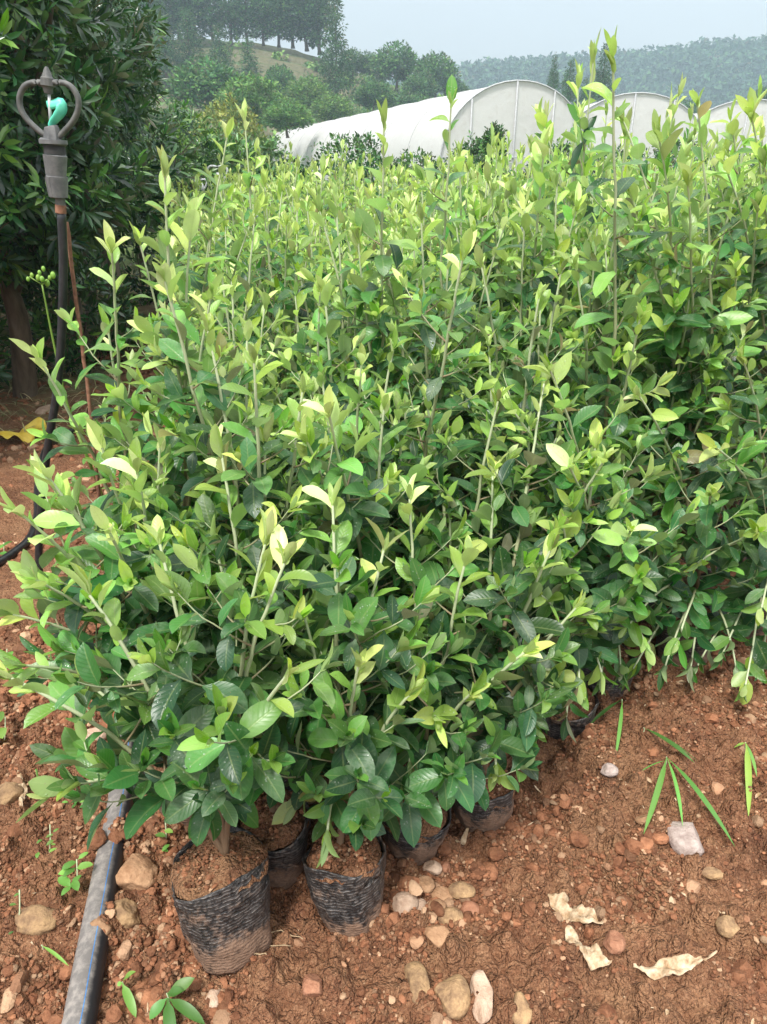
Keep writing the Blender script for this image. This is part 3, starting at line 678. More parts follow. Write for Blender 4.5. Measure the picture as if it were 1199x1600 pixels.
def inside(x, y, m=0.):
    fx = np.array([p[0] for p in FRONT]); fy = np.array([p[1] for p in FRONT])
    yf = np.interp(x, fx, fy) if x > fx[0] else 99 if x < -2.4 else .84
    xl = -.33-(y-.85)*.225
    return y > yf+m and x > xl+m and y < 7.2
r = rs(42); cand = []; u1 = np.array([.88, .47]); u2 = np.array([-.25, .97]); sp_ = .19
for i in range(-20, 60):
    for j in range(0, 45):
        p = np.array([-.33, .88])+u1*i*sp_+u2*j*sp_+r.normal(size=2)*.02
        if not inside(p[0], p[1], .0): continue
        dep = p[1]*cp+.4*sp
        if abs(p[0]) > dep*.515+.35: continue
        if p[1] < 3 and min(math.hypot(p[0]-q[0], p[1]-q[1]) for q in HERO_XY) < .13: continue
        cand.append((math.hypot(*p), p[0], p[1]))
cand.sort()
ZL = {}
def zone(x, y):
    d = 'front ranks' if y < 2.0 else 'middle ranks' if y < 3.4 else 'far ranks'
    q = x/(y*cp+.3); s_ = 'left' if q < -.12 else 'right' if q > .2 else 'centre'
    extra = {'front ranks': 'dark below, pale tips', 'middle ranks': 'crowded, fresh green tips', 'far ranks': 'small yellowish tips showing'}[d]
    return f'bushy sapling in the {d} at {s_}, {extra}', f'saplings in the {d} at {s_}'
NI = 300-25
print('sapling candidates', len(cand))
first = {}
for n_, (dd, x, y) in enumerate(cand[:NI]):
    k = r.randint(NP_); lb, gr = zone(x, y)
    grow = .86+.24*min(max((y-1.15)/1.0, 0), 1)+(.09 if x > .05*y and y > 1.9 else 0)+(-.02 if y > 3 else 0)-(.10 if y > 2.6 and x/y < -.22 else 0)
    s_ = grow*r.uniform(.88, 1.10)*(1.13 if r.rand() < .10 and x > -.2*y else 1)
    root = thing('sapling', lb, 'sapling', (x, y, gz(x, y)-.01), r.rand()*6.28, gr)
    root.rotation_euler = (r.normal()*.03, r.normal()*.03, r.rand()*6.28); root.scale = (1, 1, 1)
    hi = y < 2.4
    for nm, dt in (('grow_bag', bagD), ('potting_soil', plugD), ('stem', sD[k]), ('foliage', fD[k] if hi else fDL[k])):
        c = link(nm, dt, root)
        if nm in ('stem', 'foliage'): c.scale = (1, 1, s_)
rest = cand[NI:]
print('rest', len(rest))
if rest:
    lo = [p[0].arrays(3) for p in protoA]; tb = [p[1].arrays() for p in protoA]; VV = []; FF = []; AA = []; UU = []; nn_ = 0; V2 = []; F2 = []; A2 = []; U2 = []; n2 = 0
    for (dd, x, y) in rest:
        k = r.randint(NP_); V, F, uv, a = lo[k]
        msk_leaf = V.reshape(-1, 12, 3)[:, 0, 2] > .42; L_ = V.reshape(-1, 12, 3)[msk_leaf].reshape(-1, 3)
        a_ = a.reshape(-1, 12, 4)[msk_leaf].reshape(-1, 4); u_ = uv.reshape(-1, 12, 2)[msk_leaf].reshape(-1, 2); nl = len(L_)//12
        f_ = (np.array([(i*3+j, i*3+j+1, i*3+j+4, i*3+j+3) for i in range(3) for j in range(2)])[None]+(np.arange(nl)*12)[:, None, None]).reshape(-1, 4)
        th = r.rand()*6.28; s_ = (1.10 if x > -.2*y else 1.0)*r.uniform(.88, 1.16); c, q = math.cos(th), math.sin(th)
        def X_(v): return np.stack([v[:, 0]*c-v[:, 1]*q+x, v[:, 0]*q+v[:, 1]*c+y, v[:, 2]*s_], 1)
        VV.append(X_(L_)); FF.append(f_+nn_); AA.append(a_); UU.append(u_); nn_ += len(L_)
        Vt, Ft, Ut, At = tb[k]; V2.append(X_(Vt)); F2.append(Ft+n2); A2.append(At); U2.append(Ut); n2 += len(Vt)
    bk = thing('back_rows', 'mass of sapling tops running on behind the far ranks towards the greenhouses', 'saplings'); bk['kind'] = 'stuff'
    a_ = npmesh('foliage', np.vstack(VV), np.vstack(FF), MLEAFF, bk, np.vstack(UU), np.vstack(AA)); a_['kind'] = 'stuff'
    a_ = npmesh('stem', np.vstack(V2), np.vstack(F2), MSTEM, bk, np.vstack(U2), np.vstack(A2)); a_['kind'] = 'stuff'

# ------------------------------------------------------------------ sprinkler on its riser
YS = 1.9
top = at(75, 160, YS); mpx = (YS*cp+(CAMH-top[2])*sp)/FPX
def sp_at(px, py, dy=0.): return at(px, py, YS+dy)
spk = thing('sprinkler', 'grey butterfly sprinkler head with teal spinner on a tall black hose riser', 'sprinkler', gnd(68, 985))
org = np.array(spk.location)
def local(P): return np.asarray(P)-org
r = rs(5)
T = Tubes()
rr = [(76, 214), (62, 205), (43, 187), (33, 170), (31, 152), (39, 135), (54, 129), (75, 130), (96, 129), (112, 136), (122, 153), (122, 172), (114, 190), (101, 205), (92, 214)]
L_ = spline([local(sp_at(*p)) for p in rr[:8]], 40); R_ = spline([local(sp_at(*p)) for p in rr[7:]], 40)
T.add(L_, 5.6*mpx, 10, flat=.8); T.add(R_, 5.6*mpx, 10, flat=.8); T.build('frame', MDGREY, spk)
T = Tubes()
def seg(T, pts, rad, sides=16): T.add(np.array([local(sp_at(*p)) for p in pts]), np.array(rad)*mpx, sides)
seg(T, [(73, 104), (73, 108), (74, 120), (74, 122), (75, 134), (75, 137), (76, 146), (76, 147)], [2, 4, 8, 10, 11, 8, 6, 4], 12); T.build('pivot_cap', MDGREY, spk, sharp=28)
T = Tubes(); seg(T, [(77, 146), (78, 170), (80, 200)], [2.5, 2.5, 2.5], 8); T.build('pin', MCLEAR, spk)
# spinner: hooked blade like a figure seven
n = 22; cen = spline([local(sp_at(*p)) for p in [(74, 164), (84, 163), (95, 160), (96, 172), (90, 182), (82, 192), (80, 199)]], n)
wd = 1.0*np.array([6, 7, 7.5, 7, 7, 7.5, 8, 8.5, 9, 9.5, 10, 9.5, 9, 9, 8.5, 8, 8, 7.5, 7, 7, 6.5, 6])*mpx
Vb = []; 
for i in range(n):
    t = norm(np.gradient(cen, axis=0)[i]); tw = i/n*1.3
    sd_ = norm(np.cross(t, np.array([0, 1, 0.]))); nd = np.cross(sd_, t)
    a = sd_*math.cos(tw)+nd*math.sin(tw); b = np.cross(a, t)
    for q, z in ((-1, -1), (-.4, -1.8), (.4, -1.8), (1, -1), (1, 1), (.3, .4), (-.3, .4), (-1, 1)): Vb.append(cen[i]+a*q*wd[i]*.85+b*z*1.1*mpx)
Fb = [(i*8+j, i*8+(j+1) % 8, (i+1)*8+(j+1) % 8, (i+1)*8+j) for i in range(n-1) for j in range(8)]+[(3, 2, 1, 0), (7, 6, 5, 4), (0, 7, 4, 3)]
e0 = (n-1)*8; Fb += [(e0, e0+1, e0+2, e0+3), (e0+4, e0+5, e0+6, e0+7), (e0+3, e0+4, e0+7, e0)]
npmesh('spinner', np.array(Vb), np.array(Fb), MTEAL, spk)
T = Tubes(); seg(T, [(80, 197), (81, 200), (82, 214), (82, 220)], [10, 12, 14, 15], 8); T.build('nozzle', MGREYP, spk, sharp=28)
T = Tubes(); seg(T, [(83, 218), (83, 218.5), (84, 225), (84, 225.5)], [18, 21.5, 21.5, 18], 24); T.build('collar', MGREYP, spk, sharp=28)
T = Tubes(); pts = []; rd = []
for i in range(19):
    pts.append((84.5+i*.12, 226+i*.85)); rd.append(17.5 if i % 2 else 15.5)
seg(T, pts, rd, 20); T.build('thread', MGREYP, spk, sharp=28)
T = Tubes(); seg(T, [(86, 242), (86.3, 243), (88, 275), (89, 276), (92, 308), (92.2, 309)], [15, 18.5, 15.5, 17, 14.5, 12], 24)
for a in np.linspace(0, 2*PI, 10, endpoint=False):
    p0 = local(sp_at(87.5, 277)); p1 = local(sp_at(91.5, 307)); o_ = np.array([math.cos(a), math.sin(a), 0])
    T.add([p0+o_*16.2*mpx, p1+o_*14*mpx], 1.1*mpx, 5)
T.build('connector', MGREYP, spk, sharp=28)
T = Tubes(); seg(T, [(94, 308), (95, 322)], [8, 8], 14); T.build('neck', MDGREY, spk, sharp=28)
T = Tubes(); seg(T, [(95, 320), (95.3, 333)], [8.8, 8.8], 14); T.build('rusty_clamp', MRUST, spk, sharp=28)
path = [sp_at(*p) for p in [(96, 330), (99, 400), (98, 480), (94, 560), (88, 620), (78, 680), (70, 740)]]
path += [at(62, 830, 1.89), at(62, 900, 1.88), at(68, 985, 1.86)-np.array([0, 0, .03])]
T = Tubes(); T.add(spline([local(p) for p in path], 50), 7.4*mpx, 14); T.build('riser_hose', MHOSE, spk)
# rusty support rod
T = Tubes(); P = [at(104, 345, 1.93), at(117, 450, 1.93), at(133, 570, 1.93), at(146, 690, 1.92), at(153, 760, 1.93)]
dn = norm(P[-1]-P[-2]); P.append(P[-1]+dn*((P[-1][2]+.05)/-dn[2]))
T.add(spline(P, 24)+rs(2).normal(size=(24, 3))*.0012, .0052, 8); o = T.build('support_rod', MRUST); tag(o, 'thin rusty brown rod leaning beside the black sprinkler riser', 'rod')
# black supply pipe on the soil
T = Tubes(); P = []
for p in [(-60, 930), (-10, 893), (22, 868), (48, 842), (58, 800), (60, 760), (78, 712), (120, 684), (175, 655), (240, 620)]:
    q = gnd(*p); q[2] = gz(q[0], q[1])+.012; P.append(q)
T.add(spline(P, 60), .0145, 12); o = T.build('supply_pipe', MHOSE); tag(o, 'thin black plastic pipe lying on the soil at the left, curving up to the riser', 'pipe')
# grey pipe with blue stripe
gp = thing('water_pipe', 'thick dusty grey water pipe with a thin blue stripe, running up the bottom left', 'pipe', (0, 0, 0))
P = []
for p in [(88, 1760), (104, 1680), (122, 1600), (139, 1500), (155, 1420), (170, 1345), (186, 1270), (196, 1190), (204, 1120), (210, 1050)]:
    q = gnd(*p, z=.02); q[2] = .020+float(base_h(q[0], q[1])); P.append(q)
C = spline(P, 70); T = Tubes(); T.add(C, .0262, 32); T.build('tube', MPIPE, gp)
tt = norm(np.gradient(C, axis=0)); sidev = norm(np.cross(tt, np.array([0, 0, 1.]))); upv = np.cross(sidev, tt)
def on(a): return C+.0267*(sidev*math.sin(a)+upv*math.cos(a))
V = np.stack([on(.32), on(.375)], 1).reshape(-1, 3); F = [(2*i, 2*i+1, 2*i+3, 2*i+2) for i in range(69)]
npmesh('blue_stripe', V, F, MBLUE, gp)
# distant sprinklers
for px, py, Yd, w_, lb in ((341, 276, 6.6, 15, 'small pale sprinkler head at the far left of the bed, the larger one'), (315, 290, 7.8, 9, 'tiny pale sprinkler head further away, left of the larger pale one')):
    m_ = (Yd*cp+.2)/FPX; c0 = at(px, py, Yd); th = thing('sprinkler', lb, 'sprinkler', (c0[0], c0[1], gz(c0[0], c0[1])), 0)
    o0 = np.array(th.location)
    def q(dx, dy): return c0-o0+np.array([dx*m_*w_, 0, -dy*m_*w_])
    T = Tubes(); T.add(spline([q(0, 1), q(-.6, .3), q(-1, -.6), q(-.6, -1), q(0, -.9), q(.6, -1), q(1, -.6), q(.6, .3), q(0, 1)], 40), .009, 6); T.build('frame', MCLEAR, th)
    T = Tubes(); T.add([q(0, 1), q(.05, 0), q(0, -.4)], [.03, .02, .012], 8); T.build('spinner', MCLEAR, th)
    T = Tubes(); T.add([q(0, 1), q(0, 1.6)], .03, 10); T.build('connector', MGRASS, th)
    T = Tubes(); T.add([q(0, 1.6), np.array([q(0, 0)[0], 0, 0.])], .012, 8); T.build('riser_hose', MHOSE, th)

# ------------------------------------------------------------------ litter, weeds
def crinkle(name, label, cat, ctr, widths, mat, amp=.010, seed=0, nv=12, lift=.012, fr=1.):
    r = rs(seed); C = spline([gnd(*p) for p in ctr], 40); W_ = np.interp(np.linspace(0, 1, 40), np.linspace(0, 1, len(widths)), widths)
    t = norm(np.gradient(C, axis=0)); sd_ = norm(np.cross(t, np.array([0, 0, 1.]))); V = []
    for i in range(40):
        for j in range(nv):
            v = j/(nv-1)-.5; p = C[i]+sd_[i]*v*W_[i]*(1+.18/fr*(vnoise(np.array([i*.3]), np.array([j*.0+seed]), 1., seed)[0]-.5)*2)
            x, y = p[0], p[1]
            h = amp*2*(vnoise(np.array([x+5.]), np.array([y+5.]), .018*fr, seed)[0]-.3)+amp*(vnoise(np.array([x+5.]), np.array([y+5.]), .007*fr, seed+1)[0]-.5)/fr+abs(v)*W_[i]*.35*math.sin(i*.22+seed)
            V.append((x, y, gz(x, y)*.5+float(base_h(x, y))*.5+lift+h))
    F = [(i*nv+j, (i+1)*nv+j, (i+1)*nv+j+1, i*nv+j+1) for i in range(39) for j in range(nv-1)]
    o = npmesh(name, V, F, mat); md = o.modifiers.new('thickness', 'SOLIDIFY'); md.thickness = .0008
    return tag(o, label, cat)
u = 1.28/FPX
crinkle('dry_leaf', 'large crumpled cream dry leaf, upper of the two touching ones', 'dry leaf', [(856, 1404), (880, 1424), (905, 1440), (940, 1458)], [6*u, 40*u, 34*u, 36*u, 3*u], MDRY, seed=1)
crinkle('dry_leaf', 'curled cream dry leaf, lower of the two touching ones', 'dry leaf', [(884, 1458), (896, 1484), (916, 1506), (952, 1524)], [4*u, 28*u, 22*u, 30*u, 3*u], MDRY, seed=2)
crinkle('dry_leaf', 'long ragged pale dry leaf lying near the bottom right', 'dry leaf', [(985, 1530), (1020, 1534), (1060, 1530), (1085, 1524), (1112, 1514)], [4*u, 20*u, 30*u, 22*u, 6*u, 3*u], MDRY, seed=3)
crinkle('dry_leaf', 'small narrow twisted dry leaf at the far left of the soil', 'dry leaf', [(37, 1235), (42, 1255), (40, 1282)], [4*u, 16*u, 5*u], MDRY, seed=4)
crinkle('dry_leaf', 'tiny curled brown leaf scrap under the second grow bag', 'dry leaf', [(580, 1408), (574, 1425), (578, 1444)], [4*u, 9*u, 4*u], MDRY, seed=5)
crinkle('dry_leaf', 'small dusty leaf scrap just below the third grow bag', 'dry leaf', [(712, 1318), (722, 1310), (732, 1298)], [4*u, 12*u, 3*u], MDRY, seed=6)
crinkle('yellow_sheet', 'crumpled bright yellow sheet lying on the soil at the left edge', 'plastic sheet', [(8, 706), (28, 700), (52, 694), (78, 690)], [.10, .17, .16, .08], MYCLOTH, amp=.028, seed=7, nv=30, lift=.05, fr=3.2)
def sprig(name, label, cat, px, py, blades, mat=MGRASS, seed=0, stem_h=.01, nseg=8):
    r = rs(seed); p0 = gnd(px, py); z0 = gz(p0[0], p0[1]); root = thing(name, label, cat, (p0[0], p0[1], z0))
    LV = Leaves(); TB = Tubes(); o_ = np.array([p0[0], p0[1], z0])
    mx_ = max(b[4] if len(b) > 4 else stem_h for b in blades)
    TB.add(spline([(0, 0, -.01), (.002, 0, mx_*.5), (0, .001, mx_)], 8), .0012, 6, 1.)
    for b in blades:                       # tip px, tip py, width(m), age, start height
        h0 = b[4] if len(b) > 4 else stem_h
        q = gnd(b[0], b[1], z0+(b[5] if len(b) > 5 else .015))-o_; s_ = np.array([0, 0, h0]); d = q-s_; L = np.linalg.norm(d)
        curl = .5; d2 = norm(d)+np.array([0, 0, .25])
        LV.add(s_, d2, np.array([0, 0, 1.])+r.normal(size=3)*.1, L*1.05, b[2], curl, .3, b[3], r.rand(), r.rand()*.9)
    TB.build('stem', MSTEM, root); LV.build('blade' if 'grass' in name else 'leaves', mat, root, nseg)
    return root
sprig('grass_sprig', 'long bladed grass sprig, the middle and largest one on the red bank', 'grass', 1035, 1215, [(1015, 1302, .013, .8, .03), (1142, 1318, .012, .9, .03), (1072, 1288, .009, 1., .03), (1000, 1205, .003, .3, .02)], seed=1)
sprig('grass_sprig', 'bluish grass sprig lying flat at the top of the red bank', 'grass', 1000, 1170, [(1082, 1190, .012, .1, .01), (1090, 1186, .004, .1, .01)], seed=2)
sprig('grass_sprig', 'small grass sprig under the leaves at the foot of the bed', 'grass', 966, 1130, [(966, 1186, .009, .6, .05), (920, 1134, .010, .1, .05)], seed=3)
sprig('grass_sprig', 'pale green grass sprig at the right edge of the soil', 'grass', 1158, 1188, [(1169, 1272, .014, 1., .03), (1148, 1168, .007, .9, .03), (1183, 1212, .008, .7, .03)], seed=4)
sprig('grass_sprig', 'single thin grass blade touching the grey pipe on the left', 'grass', 68, 1488, [(106, 1508, .006, .9, .01)], seed=5)
sprig('seedling', 'small two leaved seedling standing right of the grey pipe', 'seedling', 196, 1556, [(208, 1516, .012, 1., .03, .06), (212, 1588, .015, 1., .03, .01), (184, 1540, .008, .9, .03, .03)], seed=6)
sprig('seedling', 'jagged dark green weed at the bottom edge below the front bag', 'weed', 268, 1590, [(302, 1530, .020, .2, .03, .05), (235, 1592, .018, .3, .03), (318, 1600, .018, .3, .03), (270, 1640, .02, .3, .03), (285, 1548, .016, .3, .04, .05)], seed=7)
for k, (px, py, lb, n, sz) in enumerate([(120, 1400, 'upright row of small leaves growing beside the grey pipe', 9, .030), (76, 1334, 'tiny bluish flowered weed on the left soil, lower one', 9, .014), (126, 1262, 'tiny bright green weed on the left soil, upper one', 12, .014),
                              (256, 1322, 'three leaved dark seedling by the large tan clod', 4, .022), (8, 1165, 'broad pale green weed leaf at the left edge of the soil', 2, .06), (32, 1455, 'minute grey green seedling on the brown clod at left', 3, .012), (10, 1050, 'leafy weed at the left edge beside the soil', 4, .045), (4, 870, 'low green weed at left under the black pipe', 4, .05)]):
    r = rs(700+k); p0 = gnd(px, py); z0 = gz(p0[0], p0[1]); root = thing('weed_plant', lb, 'weed', (p0[0], p0[1], z0)); LV = Leaves(); TB = Tubes()
    TB.add(spline([(0, 0, -.01), (.004, .01, .02), (0, .03, .045)], 8), .0013, 6, .9)
    for j in range(n):
        a = r.rand()*6.28; t = r.rand(); L = sz*r.uniform(.7, 1.2)
        off = np.array([0, .07*(t-.5), .01+.03*t]) if 'row' in lb else np.array([r.normal()*.012, r.normal()*.012, .012+.03*t])
        LV.add(off, (math.cos(a), math.sin(a), .35), (0, 0, 1), L, L*.5, .5, .25, r.uniform(.3, .9), r.rand(), r.rand()*.9)
    TB.build('stem', MSTEM, root); LV.build('leaves', MGRASS, root, 7)
r = rs(27); LV = Leaves()
for k in range(420):
    x = r.uniform(-.95, 1.15); y = r.uniform(.45, 1.7); a = r.rand()*6.28; L = .004+.02*r.rand()**2.5
    LV.add((x, y, gz(x, y)+.004), (math.cos(a), math.sin(a), r.uniform(-.1, .3)), (r.normal()*.3, r.normal()*.3, 1), L, L*r.uniform(.08, .5), r.uniform(-1, 1.4), .4, 0, r.rand(), r.rand())
o = LV.build('leaf_litter', MDRY, seg=4); tag(o, 'tiny dry leaf and twig scraps lying on the soil', 'litter', kind='stuff')
# tall weed with flower buds beside the riser
wd_ = thing('flowering_weed', 'tall thin green weed stalk topped by small round buds left of the riser', 'weed', gnd(160, 770))
o_ = np.array(wd_.location); T = Tubes(); C = spline([(0, 0, -.02), at(145, 735, 2.2)-o_, at(108, 640, 2.2)-o_, at(86, 545, 2.2)-o_, at(66, 445, 2.2)-o_], 30)
T.add(C, np.linspace(.006, .0025, 30), 8, .8)
for dx, dy in ((-20, -8), (12, -6), (-4, -14), (6, 2)): T.add([C[-1], at(66+dx, 440+dy, 2.2)-o_], .0016, 5, .9)
T.build('stem', MGRASS, wd_); Vs, Fs = ico(2); VV = []; FF = []; r = rs(9)
for j, (dx, dy) in enumerate(((-22, -4), (-16, -10), (-4, -14), (2, -20), (12, -6), (17, -10), (8, 2), (-6, -6), (0, -4))):
    npmesh('bud', Vs*np.array([.007, .007, .010])*r.uniform(.7, 1.1)+at(66+dx, 440+dy, 2.2+r.normal()*.01)-o_, Fs, MGRASS, wd_, att=np.tile([1., .9, 0, 1], (len(Vs), 1)))
LV = Leaves()
for j in range(7):
    i = 3+j*3; a = j*2.4; LV.add(C[i], (math.cos(a), math.sin(a), .3), (0, 0, 1), .05, .015, .8, .3, .4, r.rand(), .3)
LV.build('leaves', MGRASS, wd_, 6)
# small thin bamboo sticks and roots
T = Tubes(); q = gnd(64, 1240); T.add([q+[0, 0, -.02], q+[.004, .0, .07]], .0022, 7, .5); o = T.build('plant_stub', MGRASS); tag(o, 'short green cut stub standing in the soil at left', 'stub')
T = Tubes()
for a in [[(300, 1520), (330, 1505), (400, 1498), (455, 1488)], [(392, 1500), (398, 1520), (420, 1530)], [(405, 1498), (430, 1470), (474, 1476)]]:
    T.add(spline([gnd(*p)+np.array([0, 0, gz(*gnd(*p)[:2])+.006]) for p in a], 14)+rs(4).normal(size=(14, 3))*.0012, .0011, 5)
o = T.build('root_fibres', MROOT); tag(o, 'pale thin root fibres on the soil at the foot of the front bag', 'roots')
# straw under the trees
r = rs(21); LV = Leaves()
for k in range(5200):
    x = r.uniform(-3.8, -1.15); y = r.uniform(3.3, 9)
    if x > -.55-(y-.85)*.28: continue
    a = r.rand()*6.28; LV.add((x, y, gz(x, y)), (math.cos(a), math.sin(a), r.uniform(.1, 1.6)), (0, 0, 1), r.uniform(.06, .2), .006, 1., .2, r.rand(), r.rand(), r.rand()*.9)
o = LV.build('dry_grass', MDRYG, seg=3); tag(o, 'dry straw coloured grass on the ground beneath the dark trees', 'grass', kind='stuff')

# ------------------------------------------------------------------ trees
def crown_leaves(r, ells, ncl, nper, L, asp, mat_age=(.2, .6), spread=1.0, upb=.4, droop=0.):
    LV = Leaves(); ctr = []
    wts = np.array([e[3]*e[4]*e[5] for e in ells])**.67; wts /= wts.sum()
    for k in range(ncl):
        e = ells[r.choice(len(ells), p=wts)]; d = norm(r.normal(size=3)); q = r.uniform(.62, 1.0)**.6*(.85+.3*vnoise(np.array([d[0]*2+d[2]+9.]), np.array([d[1]*2+d[2]+9.]), .6, len(ells))[0])
        c = np.array(e[:3])+d*np.array(e[3:6])*q; ctr.append(c)
        axis_ = norm(d+np.array([0, 0, upb])+r.normal(size=3)*.35); ra = r.rand(); base_age = r.uniform(*mat_age)
        for j in range(nper):
            rad = norm(r.normal(size=3)); dd = norm(axis_*.7+rad*.9-np.array([0, 0, droop]))
            p = c+rad*L*spread*r.rand()+axis_*L*.5*r.rand()
            l = L*r.uniform(.65, 1.15); LV.add(p, dd, axis_+r.normal(size=3)*.3, l, l*asp, r.uniform(0, .8), .25, np.clip(base_age+r.normal()*.1, 0, 1), np.clip(ra+r.normal()*.15, 0, 1), r.rand())
    return LV, np.array(ctr)
def trunk_mesh(r, h0, ctrs, rad, top, nl=14, lean=(0, 0)):
    T = Tubes(); P = spline([(0, 0, -.08), (r.normal()*rad, r.normal()*rad, h0*.5), (lean[0]*.5, lean[1]*.5, h0), (lean[0], lean[1], top)], 16)
    rd = np.linspace(rad*1.15, rad*.25, 16); rd[0] *= 1.3; T.add(P, rd, 10)
    for k in range(min(nl, len(ctrs))):
        c = ctrs[r.randint(len(ctrs))]; i = r.randint(6, 13); T.add(spline([P[i], (P[i]*.5+c*.5)+np.array([0, 0, .0]), c], 7), np.linspace(rd[i]*.55, rad*.06, 7), 6)
    return T
def tree(name, label, cat, loc, seed, ells, ncl, nper, L, asp, rad, mat, bark_, group=None, seg=3, h0=None, top=None, nl=14, ages=(.2, .6), spread=1., upb=.4, droop=0.):
    r = rs(seed); root = thing(name, label, cat, loc, 0, group)
    LV, ctr = crown_leaves(r, ells, ncl, nper, L, asp, ages, spread, upb, droop); z0 = min(e[2]-e[5] for e in ells); z1 = max(e[2]+e[5] for e in ells)
    trunk_mesh(r, h0 or z0+.2*(z1-z0), ctr, rad, top or z0+.8*(z1-z0), nl).build('trunk', bark_, root); LV.build('crown', mat, root, seg); return root
G1 = 'dark glossy evergreen trees on the left'
tree('evergreen_tree', 'tall dark glossy evergreen behind the sprinkler head, biggest of the near trees', 'tree', (-2.0, 4.0, 0), 31,
     [(.0, 0, 1.75, .72, .8, .8), (.12, .1, 2.6, .62, .7, .8), (-.2, .2, 3.3, .7, .7, .8), (.1, -.05, 1.15, .62, .7, .4), (-.5, 0, 1.2, .5, .6, .55), (-.15, .1, .95, .6, .55, .3)], 2700, 12, .10, .23, .06, MDARK, MBARK, G1, 3, 1.0, 3.2, 30, (.0, .75), .35, .5)
tree('evergreen_tree', 'nearer broad leaved evergreen cut off by the left edge of the picture', 'tree', (-1.86, 2.95, 0), 32,
     [(-.12, 0, 1.55, .42, .5, .45), (-.22, 0, 2.1, .42, .5, .5), (-.3, .1, 1.15, .4, .4, .35), (-.38, 0, .88, .42, .42, .34)], 1050, 10, .10, .29, .055, MDARK, MBARK, G1, 4, .8, 2.2, 20, (.15, .8), .35, .4)
tree('evergreen_tree', 'dark evergreen with several thin grey trunks in the gap behind the first trees', 'tree', (-2.45, 6.3, 0), 33,
     [(.15, 0, 1.15, .75, .8, .5), (.1, .1, 2.1, .7, .7, .7), (-.8, .3, 1.8, .8, .8, .9)], 900, 10, .10, .23, .05, MDARK, MBARKP, G1, 3, .9, 2.4, 20, (.0, .5), .4, .4)
tree('evergreen_tree', 'dark evergreen at the back of the left group, seen between the trunks', 'tree', (-3.6, 6.0, 0), 34,
     [(0, 0, 1.25, 1.1, .9, .75), (0, 0, 2.6, 1., .9, .9), (-1.2, -.6, 1.5, 1., .9, .9)], 1300, 9, .12, .25, .07, MDARK, MBARKP, G1, 2, .9, 2.4, 16, (.0, .4), .4, .4)
tree('evergreen_tree', 'small dark evergreen right behind the far sprinklers', 'tree', (-2.9, 9.5, -.0), 35,
     [(.2, 0, 1.1, .9, .8, .7), (.9, .3, .9, .7, .7, .55)], 700, 10, .10, .3, .05, MDARK, MBARK, G1, 2, .6, 1.4, 16, (.2, .75), .4, .4)
for k, (px, py, Yt) in enumerate([(128, 560, 4.9), (178, 500, 6.0), (190, 520, 5.6)]):   # bare stems of further nursery trees
    p = gnd(px, py); r = rs(60+k); T = Tubes(); T.add(spline([(0, 0, -.05), (.01, .02, .6), (-.02, .0, 1.5)], 14), np.linspace(.05, .03, 14), 10)
    root = thing('slim_tree', ['slim straight grey trunk right of the riser hose, nearest of three', 'slim grey trunk behind the rusty rod, middle of three', 'slim grey trunk nearest to the bed, furthest right of three'][k], 'tree', (p[0], p[1], 0), 0, G1)
    T.build('trunk', MBARKP, root); LV, c = crown_leaves(r, [(0, 0, 1.9, .5, .5, .6)], 220, 9, .1, .25, (.0, .4), .4); LV.build('crown', MDARK, root, 2)
for k, (x, y, lb) in enumerate([(-2.9, 4.9, 'dark evergreen filling the gap at the left edge behind the first trunks'), (-4.6, 8.2, 'far dark evergreen at the left edge, deepest in the group'), (-3.5, 8.6, 'far dark evergreen seen between the slim grey trunks')]):
    tree('evergreen_tree', lb, 'tree', (x, y, 0), 80+k, [(0, 0, .95, 1., .9, .6), (.1, 0, 2.2, .95, .9, .9)], 1200, 9, .12, .25, .06, MDARK, MBARKP, G1, 2, .9, 2.2, 14, (.0, .4), .4, .4)
for k, (x, y, z, w, lb) in enumerate([(-1.95, 4.75, .32, .38, 'low dark undergrowth bush right of the riser hose, nearest one'), (-2.35, 5.5, .38, .42, 'low dark undergrowth bush between the slim grey trunks'), (-2.45, 3.95, .28, .4, 'low dark bush behind the nearest tree trunk at the left edge'), (-2.2, 7.0, .4, .45, 'low bush by the far left corner of the bed')]):
    tree('undergrowth_bush', lb, 'bush', (x, y, 0), 120+k, [(0, 0, z, w, w, z)], 170, 10, .075, .3, .015, MDARK, MBARK, 'low bushes under the dark trees', 3, .1, z*1.4, 8, (.1, .7), .6, .5)
